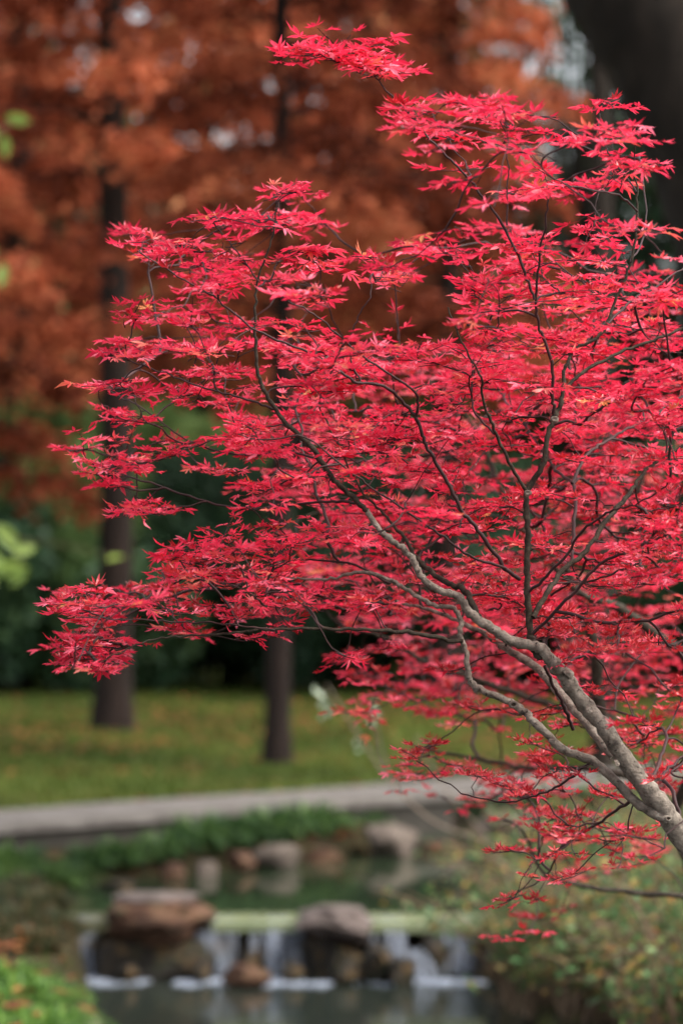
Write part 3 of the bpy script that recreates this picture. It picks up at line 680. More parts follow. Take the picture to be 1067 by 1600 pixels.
def grow(skel, attr, r, tipr=.0010, alpha=.16):
    """skel: list of (pts Nx3, radii); attr: Nx3 attractors. Returns twig list [(path, radii)], and per-attractor end direction."""
    N = []; D = []; PL = []; RM = []
    for pts, rad, pl0 in skel:
        seg = np.linalg.norm(np.diff(pts, axis=0), axis=1); pl = pl0 + np.concatenate([[0], np.cumsum(seg)])
        d = np.gradient(pts, axis=0); d /= np.linalg.norm(d, axis=1)[:, None] + 1e-9
        m = rad < .0085
        N.append(pts[m]); D.append(d[m]); PL.append(pl[m]); RM.append(rad[m])
    N = np.concatenate(N); D = np.concatenate(D); PL = np.concatenate(PL); RM = np.concatenate(RM)
    cap = len(N) + len(attr) * 5 + 10
    NN = np.zeros((cap, 3)); DD = np.zeros((cap, 3)); LL = np.zeros(cap); RR = np.zeros(cap); par = -np.ones(cap, int); cnt = np.zeros(cap)
    n = len(N); NN[:n] = N; DD[:n] = D; LL[:n] = PL; RR[:n] = RM
    d0 = np.array([np.min(np.sum((N - a) ** 2, 1)) for a in attr]); order = np.argsort(d0)
    tw = []; ends = {}
    W = np.array([1, .9, 1.5])
    for ai in order:
        a = attr[ai]; v = a - NN[:n]; dist = np.linalg.norm(v * W, axis=1)
        cosn = np.sum(v * DD[:n], 1) / (np.linalg.norm(v, axis=1) + 1e-6)
        cost = dist * (1.28 - .38 * cosn) + alpha * .3 * LL[:n] + np.where(dist < .02, .2, 0)
        k = int(np.argmin(cost)); s = NN[k]; L = np.linalg.norm(a - s)
        out = a - s; hd = out * np.array([1, 1, .35]); hd /= np.linalg.norm(hd) + 1e-9
        t = np.array([0, .2, .4, .6, .8, 1.])[:, None]
        m0 = (DD[k] * .6 + out / (L + 1e-6) * .6) * L; m1 = hd * L
        h = (2 * t**3 - 3 * t**2 + 1) * s + (t**3 - 2 * t**2 + t) * m0 + (-2 * t**3 + 3 * t**2) * a + (t**3 - t**2) * m1
        h[1:-1] += r.randn(4, 3) * L * .022
        ids = [k]
        for q in range(1, 6):
            NN[n] = h[q]; dd = h[q] - h[q - 1]; DD[n] = dd / (np.linalg.norm(dd) + 1e-9); LL[n] = LL[ids[-1]] + np.linalg.norm(dd); par[n] = ids[-1]; ids.append(n); n += 1
        tw.append((ids, h)); dd = h[5] - h[3]; ends[ai] = dd / (np.linalg.norm(dd) + 1e-9)
    for ids, h in tw:                                       # pipe model
        j = ids[-1]
        while j >= 0: cnt[j] += 1; j = par[j]
    out = []
    for ids, h in tw:
        rr = tipr * np.maximum(cnt[ids], 1) ** .34
        if RR[ids[0]] > 0: rr[0] = min(rr[1] * 1.15, RR[ids[0]])
        else: rr[0] = rr[1]
        out.append((h, rr))
    return out, ends

def spray_leaves(attr, ends, r, lscale, dryf):
    """instances: (pos, matrix3, size, variant, tint, dry)"""
    inst = []; side_tw = []
    for i, a in enumerate(attr):
        d = ends[i].copy(); d[2] *= .4; d /= np.linalg.norm(d); s = lscale[i]
        perp = np.array([-d[1], d[0], 0]); perp /= np.linalg.norm(perp) + 1e-9
        tiers = []
        L = .052 * s * r.uniform(.7, 1.4)
        a = a - d * .030 * s
        tipend = a + d * L + np.array([0, 0, r.uniform(-.006, .008)])
        tiers.append((a, tipend, d))
        for sg in (-1, 1):
            if r.rand() < .8:
                dd = d * .65 + perp * sg * .8 + np.array([0, 0, r.uniform(-.1, .12)]); dd /= np.linalg.norm(dd)
                st = a - d * .02 * r.rand(); tiers.append((st, st + dd * L * r.uniform(.6, 1.2), dd))
        gt = np.clip(r.normal(.54, .23), .03, .86)  # wide tint spread, imitating highlights and inner shading by colour
        for st, en, dd in tiers:
            side_tw.append((np.stack([st, (st + en) / 2 + r.randn(3) * .002, en]), np.array([.0010, .0009, .0007])))
            pp = np.cross([0, 0, 1.], dd); pp /= np.linalg.norm(pp) + 1e-9
            spots = [(en, dd)]
            for f in ((.55,) if r.rand() < .6 else (.35, .75)):
                for sg in (-1, 1):
                    if r.rand() < .85: spots.append((st + (en - st) * f, dd * .35 + pp * sg))
            for q, dl in spots:
                dl = dl + r.randn(3) * np.array([.25, .25, .16]); dl[2] += r.uniform(-.22, .10); dl /= np.linalg.norm(dl)
                size = .0270 * s * r.uniform(.72, 1.25)
                up = np.array([0, 0, 1.]) + r.randn(3) * np.array([.24, .17, .1]); y = np.cross(up, dl); y /= np.linalg.norm(y); z = np.cross(dl, y)
                dry = r.rand() < dryf[i]
                if dry: size *= .80
                tint = np.clip(r.normal(gt, .13), .03, .88)
                if r.rand() < .009: tint = r.uniform(.9, 1.0)
                org = q + dl * size * .52 + np.array([0, 0, size * .08])
                inst.append((org, np.stack([dl, y, z], 1), size, r.randint(16) if not dry else r.randint(10), tint, dry))
    return inst, side_tw

def build_leaves(inst, parent, mat, mat_dry, p0, nsep, seed):
    r = np.random.RandomState(seed)
    # the leaves that show largest become objects of their own
    sc = []
    for k, (o, Mx, s, v, t, dry) in enumerate(inst):
        px = 533.5 + o[0] / o[1] * FPX; py = HOR - (o[2] - CAMZ) / o[1] * FPX
        inn = (0 < px < 1067) and (0 < py < 1600)
        view = o - np.array([0, 0, CAMZ]); view /= np.linalg.norm(view)
        face = abs(np.dot(Mx[:, 2], view)) + .35
        sc.append((s / o[1]) ** 2 * face if inn and not dry else 0)
    order = np.argsort(-np.array(sc)); sep = set(order[:nsep].tolist())
    cache = {}
    for k in sep:
        o, Mx, s, v, t, dry = inst[k]; tq = round(float(np.clip(t, 0, 1)) * 5) / 5 if t < .88 else .96
        if (v, tq) not in cache:
            V, F, T = LV[v]; cache[(v, tq)] = mesh('maple_leaf', V, [F], mat, False, np.clip(T + tq, 0, 1))
        ob = link('leaf', cache[(v, tq)], parent)
        from mathutils import Matrix
        m4 = Matrix.Identity(4)
        for a in range(3):
            for b in range(3): m4[a][b] = float(Mx[a, b] * s)
            m4[a][3] = float(o[a] - p0[a])
        ob.matrix_local = m4
    for name, dr, mt in (('foliage', False, mat), ('shrivelled_foliage', True, mat_dry)):
        mb = MB(); lib = LD if dr else LV
        for k, (o, Mx, s, v, t, dry) in enumerate(inst):
            if dry != dr or k in sep: continue
            V, F, T = lib[v]; mb.add((V * s) @ Mx.T + (o - p0), F, np.clip(T + t, 0, 1))
        if mb.n:
            ob = link(name, mb.mesh(name, mt), parent); ob['kind'] = 'stuff'

# foliage density read off the photograph, 40 px cells, one row of digits per 40 px
ROWS = """
...........................
..........1342.............
............1341...........
.................22....2...
...............3444442..3..
...............24567643453.
................1134556554.
..........35.....122355444.
.......1325310...2222333331
....2444431....23334554444.
.....24564443.221246665553.
.....15675554121.246665665.
....4446777653...377777777.
...14456777777554578788888777
...245456788888888888887888
...444567788888888888878889
....44567888888888888888889
..222456788877888888888899.
..2355446788788888778888889
...144234467888887567888889
....121123578888764478888889
......25788888876578888888888
......57888888777778888888..
..357899999988678888888888888
...799743456777788888887777778
..7972......3566667777677777
..34........23344566665666666
.............1224566655555555
..............12234443344444.
...............23344442345544
..............21234444.134332
...............11.2444521.11.
..................12124554...
...................112432....
...................2331......
....................11.......
...................11........
"""
def parse(rows):
    G = np.zeros((40, 30)); L = rows.strip('\n').split('\n')
    for y, l in enumerate(L):
        for x, ch in enumerate(l):
            if ch.isdigit() and x < 30: G[y, x] = int(ch)
    G[10:29, 27:30] = G[10:29, 25:27].mean(1)[:, None]      # the crown goes on beyond the frame
    return G
G0 = parse(ROWS)
def sample(G, n, r):
    w_ = G.ravel() ** 1.25; w_ /= w_.sum(); c = r.choice(len(w_), n, p=w_); y, x = np.divmod(c, 30)
    return np.stack([(x + r.uniform(0, 1, n)) * 40, (y + r.uniform(0, 1, n)) * 40], -1)

# traced limbs of the maple: (px, py, diameter in px) and depth
TR = []
def limb(pts, d0, d1, kind='branch'):
    pts = [(a, b, w_ * (.70 if w_ > 11 else (.76 if w_ > 7 else .86))) for a, b, w_ in pts]
    TR.append((pts, d0, d1, kind))
limb([(1560, 1905, 76), (1400, 1730, 66), (1230, 1520, 60), (1130, 1392, 54), (1067, 1312, 49), (1030, 1264, 47), (985, 1207, 41), (942, 1142, 38), (908, 1087, 36), (880, 1050, 34), (855, 1028, 30)], 6.62, 6.5, 'trunk')
limb([(870, 1042, 30), (838, 1012, 25), (800, 1000, 23), (765, 982, 22), (740, 962, 21), (715, 935, 18), (690, 925, 17), (662, 905, 16), (648, 880, 15), (630, 858, 15), (600, 830, 14), (572, 796, 12.5)], 6.5, 6.47)
limb([(574, 798, 13), (545, 768, 12.5), (515, 740, 13), (490, 703, 11), (465, 680, 10), (440, 650, 10), (415, 618, 9), (404, 590, 8), (404, 540, 6.5), (402, 495, 5.5), (400, 440, 4), (425, 380, 3.5), (432, 318, 2.5)], 6.47, 6.45)
limb([(752, 975, 17), (738, 945, 15), (722, 922, 14), (695, 908, 13), (668, 888, 12), (650, 868, 10), (632, 845, 8), (600, 800, 5), (560, 760, 4), (500, 640, 3)], 6.52, 6.75)
limb([(845, 1030, 22), (828, 1005, 18), (820, 975, 16), (822, 930, 15), (825, 880, 14.5), (826, 825, 14), (824, 772, 13.5), (840, 722, 13), (857, 672, 12.5), (868, 648, 12), (884, 612, 9), (887, 575, 7.5), (905, 552, 6.5), (940, 515, 6), (962, 480, 5.5), (985, 410, 5), (996, 320, 4), (990, 260, 3)], 6.5, 6.55)
limb([(866, 655, 9), (862, 620, 7.5), (862, 570, 6.5), (842, 512, 5.5), (834, 470, 5), (843, 400, 4.5), (850, 350, 4), (858, 300, 3)], 6.53, 6.4)
limb([(834, 468, 5), (815, 415, 5.5), (790, 350, 5), (755, 308, 4.5), (720, 270, 4.5), (680, 230, 4), (640, 180, 3.5), (600, 135, 3), (575, 113, 2.6), (520, 95, 2.2), (450, 80, 2)], 6.45, 6.35)
limb([(792, 352, 3.4), (794, 300, 2.8), (790, 255, 2.4), (782, 225, 2)], 6.4, 6.4)
limb([(884, 605, 7), (912, 574, 6.5), (960, 554, 6), (1010, 538, 5.5), (1067, 505, 5), (1140, 470, 4)], 6.53, 6.6)
limb([(822, 768, 8), (790, 712, 6.5), (770, 672, 6), (756, 622, 5), (748, 590, 4), (720, 540, 3.4), (700, 480, 3)], 6.5, 6.3)
limb([(772, 678, 5), (745, 640, 4), (735, 600, 3), (740, 560, 2.5)], 6.45, 6.6)
limb([(812, 905, 9), (790, 885, 9), (752, 838, 8.5), (722, 798, 8.5), (690, 737, 8), (664, 690, 7.5), (650, 657, 7), (630, 632, 6.5), (595, 611, 6), (560, 595, 5.5), (530, 580, 5), (470, 548, 4.5), (400, 513, 4), (340, 470, 3.5), (280, 432, 3), (215, 392, 2.3)], 6.5, 6.3)
limb([(650, 657, 6), (650, 615, 5), (620, 590, 4.5), (560, 550, 4), (505, 500, 3.2), (450, 470, 2.6)], 6.42, 6.3)
limb([(563, 596, 4), (548, 555, 3.2), (560, 510, 2.8), (572, 470, 2.4), (578, 430, 2)], 6.4, 6.4)
limb([(790, 888, 6), (730, 865, 4.5), (680, 830, 4), (620, 785, 3.5), (560, 745, 3.2), (490, 690, 3)], 6.48, 6.3)
limb([(832, 965, 13), (850, 930, 12.5), (880, 898, 12), (920, 860, 11.5), (950, 812, 11), (980, 775, 10), (1000, 745, 8), (1030, 715, 6.5), (1080, 690, 5), (1150, 660, 4)], 6.5, 6.75)
limb([(826, 925, 6), (870, 880, 5.5), (910, 832, 5), (950, 795, 4.5), (990, 790, 3), (1040, 760, 3)], 6.45, 6.3)
limb([(832, 990, 7), (890, 925, 6), (940, 882, 5.5), (1000, 850, 5), (1067, 825, 4.5), (1150, 800, 4)], 6.48, 6.35)
limb([(905, 912, 4), (950, 897, 3.6), (1020, 872, 3), (1050, 840, 2.5)], 6.48, 6.4)
limb([(1045, 1282, 26), (1002, 1255, 23), (960, 1222, 21), (920, 1190, 20), (880, 1166, 19), (840, 1130, 18), (800, 1104, 17), (752, 1080, 15), (738, 1058, 13.5), (730, 1022, 12), (720, 995, 11), (715, 970, 10), (704, 950, 10), (668, 940, 9.5), (640, 922, 9), (600, 910, 8), (562, 892, 7), (520, 902, 5), (470, 905, 4), (400, 900, 3), (330, 890, 2.4)], 6.55, 6.7)
limb([(722, 1002, 10), (690, 997, 10), (650, 988, 9), (600, 985, 8), (520, 984, 6.5), (430, 985, 5.5), (370, 989, 5), (300, 992, 4.2), (240, 1002, 3.6), (200, 1012, 3), (150, 1038, 2.4)], 6.5, 6.35)
limb([(430, 985, 4), (350, 975, 3.4), (270, 970, 3), (180, 968, 2.4), (120, 965, 2)], 6.4, 6.35)
limb([(958, 1180, 24), (912, 1122, 23), (880, 1090, 22), (842, 1052, 20), (800, 1016, 17), (750, 990, 11), (690, 960, 7), (620, 940, 5)], 6.72, 7.0, 'branch_pale')
limb([(895, 1140, 7), (880, 1105, 7), (862, 1070, 6), (850, 1040, 6)], 6.68, 6.6)
limb([(432, 640, 5), (380, 622, 4), (330, 610, 3.5), (250, 580, 3), (170, 552, 2.4)], 6.47, 6.5)
limb([(500, 720, 5), (450, 712, 4), (380, 715, 3.5), (300, 690, 3), (230, 640, 2.6), (170, 610, 2.2)], 6.5, 6.9)
limb([(560, 785, 6), (500, 780, 5), (420, 800, 4.2), (350, 792, 4), (260, 762, 3.5), (180, 740, 3), (110, 710, 2.2)], 6.55, 7.0)
limb([(610, 912, 5), (540, 880, 4), (450, 870, 3.5), (380, 850, 3), (300, 855, 2.4)], 6.7, 6.8)
limb([(893, 880, 8), (893, 820, 8), (893, 760, 7.5), (870, 735, 6), (850, 700, 5), (800, 640, 4)], 6.75, 7.3)
limb([(893, 755, 7), (912, 710, 6), (955, 688, 5.5), (1010, 655, 5), (1090, 600, 4)], 6.85, 7.2)
limb([(996, 330, 4), (960, 300, 4), (900, 292, 3.2), (860, 270, 2.6), (800, 220, 2.2), (700, 190, 2)], 6.55, 5.7)
limb([(940, 515, 5), (985, 470, 4), (1030, 440, 3.5), (1090, 400, 3)], 6.55, 6.8)
limb([(994, 300, 3.4), (970, 250, 3), (940, 215, 2.6), (938, 170, 2)], 6.55, 6.7)
limb([(985, 410, 4), (1010, 350, 3), (1000, 250, 2.6)], 6.55, 6.9)
limb([(1010, 1240, 8), (1030, 1200, 7), (1040, 1150, 6), (1010, 1130, 5), (960, 1110, 4)], 6.75, 7.2)
limb([(1067, 1300, 8), (1050, 1235, 8), (1035, 1215, 7), (1070, 1180, 5), (1110, 1150, 4)], 6.62, 6.9)
limb([(920, 1192, 6), (880, 1225, 4.5), (840, 1240, 4), (790, 1255, 3.5), (720, 1240, 2.5)], 6.6, 6.75)
limb([(985, 1250, 7), (930, 1290, 5), (880, 1320, 4), (850, 1370, 3), (790, 1400, 2.4)], 6.65, 7.6)
limb([(404, 440, 3), (375, 400, 2.8), (345, 365, 2.4), (325, 340, 2)], 6.45, 6.45)

def build_maple(TR, p0, root, attr_px, depth_fn, r, lsz_fn, dry_fn, mats, seed, nsep):
    skel = []; pipe = []
    for pts, d0, d1, kind in TR:
        n = len(pts); ds = np.linspace(d0, d1, n); C = np.array([P(a, b, d) for (a, b, w_), d in zip(pts, ds)])
        C[1:-1] += r.randn(n - 2, 3) * .003
        cc = catmull(C, 7); cc[1:-1] += np.cumsum(r.randn(len(cc) - 2, 3), 0) * 0 + r.randn(len(cc) - 2, 3) * np.array([.0011, .0011, .0011])
        rad = np.interp(np.linspace(0, n - 1, len(cc)), np.arange(n), [w_ / FPX * d / 2 for (a, b, w_), d in zip(pts, ds)])
        if kind != 'root': rad = rad * (1 + .05 * np.sin(np.arange(len(rad)) * 1.1 + r.uniform(0, 6)) + .04 * r.randn(len(rad)) * (rad > .003))
        big = rad[0] > .0052
        V, F = tube(cc - p0, rad, 16 if kind == 'trunk' else (12 if big else 7), rough=.035 if big else .02)
        mb = MB(); mb.add(V, F)
        o = link('trunk' if kind == 'trunk' else 'branch', mb.mesh('maple_limb', mats['bark'] if (kind in ('trunk', 'branch_pale') or rad[0] > .0098) else (mats['bark_up'] if rad[0] > .0036 else mats['twig']), True), root)
        pl0 = 0 if kind == 'trunk' else np.linalg.norm(cc[0] - P(880, 1050, 6.5)) * 1.1
        skel.append((cc, rad, pl0)); pipe.append((np.array([(a, b, w_) for a, b, w_ in pts]), ds))
    # attractors
    fine = []
    for pts, ds in pipe:
        s = np.linspace(0, len(pts) - 1, len(pts) * 8); fine.append(np.stack([np.interp(s, np.arange(len(pts)), pts[:, 0]), np.interp(s, np.arange(len(pts)), pts[:, 1]), np.interp(s, np.arange(len(pts)), pts[:, 2]), np.interp(s, np.arange(len(pts)), ds)], -1))
    fine = np.concatenate(fine); thick = fine[fine[:, 2] > 4.6]
    A = []; ls = []; dr = []
    for x, y in attr_px:
        d = depth_fn(x, y, r)
        q = np.hypot(thick[:, 0] - x, thick[:, 1] - y) if len(thick) else np.array([999]); k = int(np.argmin(q))
        if q[k] < 38 + thick[k, 2] * .5 and r.rand() < (.94 if thick[k, 2] > 9 else .88) and d < thick[k, 3] + .12: d = thick[k, 3] + r.uniform(.12, .9)
        A.append(P(x, y, d)); ls.append(lsz_fn(x, y, r)); dr.append(dry_fn(x, y))
    A = np.array(A); tw, ends = grow(skel, A, r)
    inst, side = spray_leaves(A, ends, r, ls, dr)
    mb = MB()
    for h, rr in tw:
        V, F = tube(catmull(h - p0, 2), np.interp(np.linspace(0, 5, 11), np.arange(6), rr), 5 if rr[0] > .0015 else 4); mb.add(V, F)
    for h, rr in side:
        V, F = tube(h - p0, rr, 3); mb.add(V, F)
    o = link('twigs', mb.mesh('twigs', mats['twig'], True), root); o['kind'] = 'stuff'
    build_leaves(inst, root, mats['leaf'], mats['dry'], p0, nsep, seed)
    print('leaves', len(inst), 'twigs', len(tw) + len(side))

r = np.random.RandomState(77)
p0 = P(1560, 1905, 6.62)
maple = empty('maple_tree', p0, 'crimson Japanese maple leaning in from the right with forked grey trunk', 'maple tree')
def depth1(x, y, r):
    u = r.rand()
    if y < 150: return r.normal(6.36, .04)
    if y > 1140 and x < 880: return r.uniform(6.8, 7.7)
    if y < 340 and x > 560: return r.uniform(5.75, 6.1) if u < .35 else (r.uniform(7.0, 7.6) if u < .68 else r.normal(6.5, .12))
    if x < 330 and 560 < y < 830: return r.uniform(6.5, 7.2)
    if x < 560 and 800 < y < 900: return r.uniform(6.1, 6.9)
    if x > 960 and u < .3: return r.uniform(5.9, 6.4)
    if u < .46: return r.normal(6.53, .11)
    if u < .60: return r.uniform(5.85, 6.35)
    return r.uniform(6.7, 7.7)
def lsz1(x, y, r):
    s = .94
    if y > 960 and x > 640: s = .68
    elif y > 620: s = .76
    elif y > 480: s = .84
    if y > 900 and x < 450: s = .78
    return s * r.uniform(.88, 1.15)
def dry1(x, y): return .85 if (y > 960 and x > 640) else (.35 if (y > 700 and x > 700) else (.25 if y > 860 else .04))
G1_ = G0.copy(); G1_[14:27] *= np.clip(np.random.RandomState(3).normal(.95, .55, (13, 30)), .06, 1.9); G1_[24:, 12:20] *= .3; G1_[:9] *= .72; G1_[:13, :16] *= .85; G1_[28:, 19:] *= 1.25
EX = [(452, 84), (480, 78), (505, 88), (530, 90), (555, 98), (580, 108), (600, 112), (545, 80), (437, 300), (425, 310), (455, 300), (410, 345), (450, 345), (475, 350), (385, 350), (480, 395), (325, 342), (350, 350),
      (195, 372), (215, 380), (240, 392), (262, 385), (205, 488), (235, 497), (262, 500), (160, 548), (185, 552), (215, 545), (140, 608), (165, 600), (190, 615), (165, 650), (112, 708), (135, 738), (160, 735), (190, 720), (180, 800), (205, 795), (245, 800),
      (85, 950), (108, 958), (130, 950), (92, 1030), (118, 1040), (140, 1045), (100, 1000), (150, 1025), (545, 408), (575, 418), (600, 428), (570, 440), (625, 388), (655, 392), (690, 398), (640, 175), (665, 190), (630, 195), (700, 160), (735, 165), (765, 175),
      (935, 162), (945, 205), (975, 225), (900, 225), (985, 255), (780, 1408), (770, 1330), (800, 1328), (840, 1300), (865, 1372), (830, 1345), (800, 1235), (780, 1225), (820, 1245), (850, 1285), (890, 1270), (925, 1275), (880, 1305), (940, 1245), (740, 1215), (700, 1200), (1000, 1140), (1030, 1150), (980, 1160), (640, 1180), (610, 1200), (660, 1165)]
EX = np.array([(a + r.uniform(-9, 9), b + r.uniform(-7, 7)) for a, b in EX for _ in range(2)])
build_maple(TR, p0, maple, np.vstack([sample(G1_, 1130, r) + [10, 0], EX + [16, 0]]), depth1, r, lsz1, dry1, dict(bark=M['bark'], bark_up=M['bark_up'], twig=M['twig'], leaf=M['maple'], dry=M['maple_dry']), 1, 300)
# knots on trunk and limb
def knot(px, py, d, s, hole, normal=(-.2, -1, .15)):
    n = Vector(normal).normalized(); q = n.to_track_quat('Z', 'Y'); mb = MB(); r_ = np.random.RandomState(int(px))
    prof = [(1.25, -.5), (1.1, .05), (.85, .32), (.55, .28), (.4, .0 if hole else .2), (0.02, -.25 if hole else .18)]
    V = []; ns = 14
    for rr, z in prof:
        for k in range(ns):
            a = 2 * math.pi * k / ns; w_ = 1 + .1 * math.sin(3 * a + px) + .05 * r_.randn(); V.append((rr * w_ * math.cos(a), .8 * rr * w_ * math.sin(a), z * .8))
    F = [(i * ns + k, i * ns + (k + 1) % ns, (i + 1) * ns + (k + 1) % ns, (i + 1) * ns + k) for i in range(len(prof) - 1) for k in range(ns)]
    mb.add(np.array(V) * s / FPX * d, F)
    me = mb.mesh('knot', M['bark'], True)
    if hole:
        me.materials.append(M['knot'])
        for pl in me.polygons:
            if pl.index >= 3 * ns: pl.material_index = 1
    o = link('knot', me, maple); o.location = Vector(P(px, py, d) - p0); o.rotation_euler = q.to_euler()
knot(802, 1101, 6.51, 6.5, True); knot(1043, 1279, 6.51, 5, True, (.1, -1, .2)); knot(741, 1078, 6.57, 6, False, (-1, -.3, -.4)); knot(889, 1050, 6.505, 10, False, (.7, -.3, .8)); knot(866, 655, 6.505, 5.5, False); knot(824, 770, 6.49, 5, False)
knot(862, 1155, 6.54, 6, False, (-.3, -.3, 1)); knot(964, 1192, 6.505, 6, False, (1, -.3, .5)); knot(921, 1110, 6.50, 6, False, (.9, -.4, .6))

# ------------------------------------------------------------------ second maple behind
r = np.random.RandomState(99)
TR2 = []
def limb2(pts, d0, d1, kind='branch'): TR2.append((pts, d0, d1, kind))
limb2([(1175, 2010, 40), (1140, 1750, 32), (1112, 1520, 18), (1084, 1400, 17), (1058, 1310, 17), (1000, 1225, 20), (952, 1150, 20), (934, 1090, 20), (928, 1030, 20), (915, 960, 16), (880, 880, 12)], 8.9, 8.6, 'trunk')
limb2([(1040, 1290, 20), (1090, 1180, 18), (1075, 1040, 17), (1010, 980, 16), (960, 945, 15), (905, 925, 11), (860, 880, 8), (820, 800, 6)], 8.8, 8.2)
limb2([(960, 1160, 14), (900, 1120, 12), (820, 1090, 10), (740, 1060, 9), (670, 1035, 8), (600, 1000, 6), (540, 980, 4)], 8.8, 8.9)
limb2([(990, 1215, 10), (920, 1200, 9), (830, 1200, 7), (740, 1180, 6), (640, 1170, 4)], 8.8, 8.9)
limb2([(880, 885, 9), (800, 820, 7), (700, 800, 6), (600, 790, 5), (500, 800, 4), (420, 840, 3)], 8.6, 8.4)
limb2([(915, 960, 10), (960, 860, 8), (1000, 760, 7), (1040, 650, 5), (1060, 560, 4)], 8.6, 8.5)
limb2([(800, 822, 7), (760, 700, 6), (700, 620, 4), (600, 560, 3)], 8.55, 8.4)
limb2([(1084, 1400, 10), (990, 1395, 9), (900, 1385, 7), (850, 1360, 6), (820, 1300, 4), (790, 1280, 3)], 8.9, 8.3)
ROWS2 = """
...........................
...........................
...........................
...........................
...........................
...........................
...........................
...........................
...........................
...........................
...........................
...........................
...................12233221
..............123343333333
.........12344455555555544
.........24555555555555555
.........34555555555555555
.........35555555534555555
..........5555555544555555
...........555555533555555
...........455555433555555
.........3455555533355555
........345555555555555555
..........34455555555555555
...........234556666666666
............1556677777777777
.............4556777777766666
.............1345566655555555
..............23345544444444
...............34555543344443
..............23445554223332
..............113344553222...
...................2344443..
....................344432..
..................1244321...
...................1221.....
...................12.......
"""
G2_ = parse(ROWS2)
p02 = P(1175, 2010, 8.9)
G2_[24:28, 12:] *= 1.6; G2_[28:, :] *= .8
maple2 = empty('maple_tree', p02, 'second red maple standing out of focus behind the leaning one', 'maple tree')
build_maple(TR2, p02, maple2, sample(G2_, 520, r), lambda x, y, r: r.uniform(7.9, 9.1), r,
            lambda x, y, r: r.uniform(.75, 1.1) * (.8 if y > 1000 else 1), lambda x, y: .15 if y < 1000 else .4, dict(bark=M['bark_up'], bark_up=M['bark_up'], twig=M['twig'], leaf=M['maple_back'], dry=M['maple_dry']), 2, 300)

# ------------------------------------------------------------------ near right bank: tangled shrubs
def tangle(px, d, wd, h, n_st, n_lf, seed, label, zoff=0.0):
    r = np.random.RandomState(seed); x = (px - 533.5) / FPX * d; z0 = float(hgt(x, d)) + zoff
    e = empty('tangled_shrub', (x, d, z0), label, 'shrub', 'tangled shrubs on the right bank'); mb = MB(); LFc = []
    for k in range(n_st):
        a = r.uniform(0, 6.28); b0 = np.array([r.uniform(-.5, .5) * wd * .6, r.uniform(-.3, .3), -.04]); hh = h * r.uniform(.5, 1.1)
        lean = r.uniform(.1, .9) * hh; t = np.linspace(0, 1, 7)[:, None]
        c = b0 + np.hstack([math.cos(a) * lean * t ** 1.5, math.sin(a) * lean * t ** 1.5, hh * (t - .3 * t ** 3 * r.uniform(0, 1.5))]) + r.randn(7, 3) * .008
        V, F = tube(c, np.linspace(.0045, .0016, 7) * r.uniform(.7, 1.8), 4); mb.add(V, F)
        for q in range(4):
            s = c[r.randint(2, 6)]; en = s + np.array([r.randn() * .12, r.randn() * .12, r.uniform(.0, .14)]); V, F = tube(np.stack([s, (s + en) / 2 + r.randn(3) * .012, en]), [.0018, .0015, .001], 3); mb.add(V, F)
            LFc += [s + (en - s) * r.uniform(.2, 1.05) + r.randn(3) * .018 for _ in range(max(1, int(1.9 * n_lf / n_st / 4)))]
    link('stems', mb.mesh('stems', M['dry']), e)['kind'] = 'stuff'
    C = np.array(LFc); V, F, tt = quads(C, .019, r, np.clip(r.beta(1.1, 1.4, len(C)), 0, 1), .55, .3)
    link('foliage', mesh('shrub_foliage', V, [F], M['shrub'], False, tt), e)['kind'] = 'stuff'
tangle(850, 15.2, .5, .62, 90, 1500, 1, 'low tangled shrub with green leaves at the edge of the lower pool')
tangle(950, 14.6, .6, .78, 120, 2200, 2, 'taller tangled shrub with yellow and green leaves beside the pool shrub')
tangle(1050, 14.0, .6, .86, 120, 2200, 3, 'tangled shrub with rusty leaves at the right edge below the maple trunk')
tangle(900, 16.8, .7, .70, 110, 1900, 4, 'tangled brown shrub behind the pool-edge shrub')
tangle(1020, 17.0, .8, .85, 120, 2000, 5, 'tangled brown shrub at the back under the maple trunk')
tangle(1120, 15.6, .8, .9, 110, 1800, 6, 'tangled shrub cut off by the right edge')
tangle(985, 19.0, .8, .75, 90, 1400, 7, 'sparse tangled shrub on the bank above the weir')
tangle(1090, 13.0, .6, .8, 90, 1500, 8, 'leafy tangled shrub in the lower right corner')

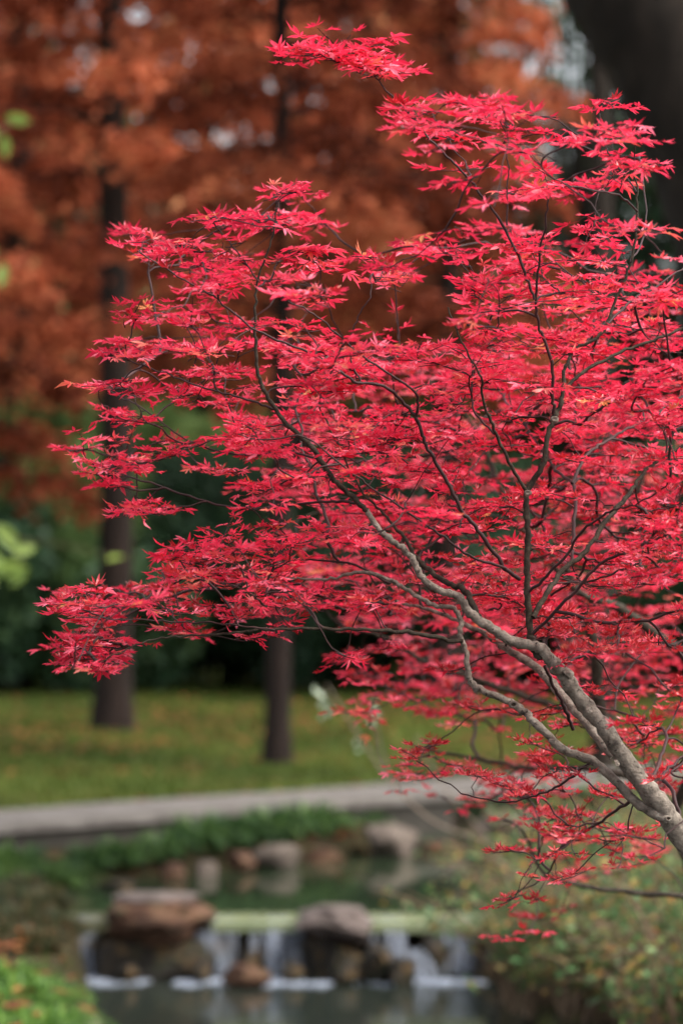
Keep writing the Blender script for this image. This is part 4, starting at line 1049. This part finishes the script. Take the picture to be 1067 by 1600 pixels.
# bare pale arching stems over the water, with pale leaves
def stems(label, lines, d, mat, leaves, name='bare_stem', seed=0, lm=None, lsize=.02):
    r = np.random.RandomState(seed); pb = P(*lines[0][0][:2], d); e = empty(name, pb, label, 'branch')
    for ln in lines:
        C = catmull([P(a, b, d + .02 * i_) - pb for i_, (a, b, w_) in enumerate(ln)], 6); rr = np.interp(np.linspace(0, len(ln) - 1, len(C)), np.arange(len(ln)), [w_ / FPX * d / 2 for a, b, w_ in ln])
        mb = MB(); V, F = tube(C, rr, 6); mb.add(V, F); link('stem', mb.mesh('stem', mat, True), e)
    for (a, b, s) in leaves:
        c = P(a, b, d) - pb; n_ = r.randn(3) * .5 + np.array([0, -1, .3]); n_ /= np.linalg.norm(n_); u = np.cross(n_, [0, 0, 1]); u /= np.linalg.norm(u); v = np.cross(n_, u)
        th = r.uniform(0, 6.28); uu = u * math.cos(th) + v * math.sin(th); vv = -u * math.sin(th) + v * math.cos(th); S = s / FPX * d / 2
        t = [(-1, 0, 0), (-.4, .38, .1), (.3, .42, .1), (1, 0, -.1), (.3, -.42, .1), (-.4, -.38, .1), (0, 0, -.03)]
        V = np.array([c + uu * q[0] * S + vv * q[1] * S + n_ * q[2] * S for q in t])
        me = mesh('leaf', V, [np.array([(6, k, (k + 1) % 6) for k in range(6)])], lm, False, np.full(7, r.uniform(0, 1))); link('leaf', me, e)
    return e
stems('pale bare arching stems hanging over the upper pool with few whitish leaves',
      [[(1010, 1720, 9), (960, 1520, 8), (890, 1400, 7), (780, 1325, 6), (680, 1285, 5), (610, 1220, 4), (555, 1140, 3), (510, 1070, 2)], [(890, 1400, 6), (800, 1350, 5), (740, 1370, 4), (700, 1410, 3)], [(610, 1220, 3), (590, 1150, 2), (584, 1090, 1.5)], [(780, 1325, 4), (700, 1240, 3), (650, 1150, 2)]],
      17.5, M['pale_stem'], [(500, 1085, 22), (505, 1100, 24), (514, 1112, 20), (492, 1078, 16), (584, 1098, 14), (586, 1112, 20), (580, 1128, 18), (502, 1120, 16), (556, 1160, 16), (560, 1172, 12)], seed=3, lm=M['pale_leaf'])
stems('yellow green leaves of a near branch hanging in at the left edge',
      [[(-420, 900, 9), (-200, 800, 7), (-60, 790, 5), (10, 840, 3), (35, 880, 2)], [(-200, 800, 5), (-120, 560, 4), (-40, 440, 3), (5, 430, 2)], [(-120, 560, 4), (-80, 330, 3), (-20, 220, 2.5), (30, 185, 2)], [(10, 840, 1.5), (90, 850, 1), (178, 868, .7)]],
      3.7, M['dry'], [(28, 186, 42), (8, 228, 40), (-14, 205, 40), (4, 430, 44), (-18, 400, 40), (182, 872, 46), (12, 838, 58), (38, 860, 44), (14, 888, 66), (-12, 870, 60), (-20, 905, 60), (30, 905, 40), (-30, 640, 50)], name='overhanging_branch', seed=4, lm=M['lime'])
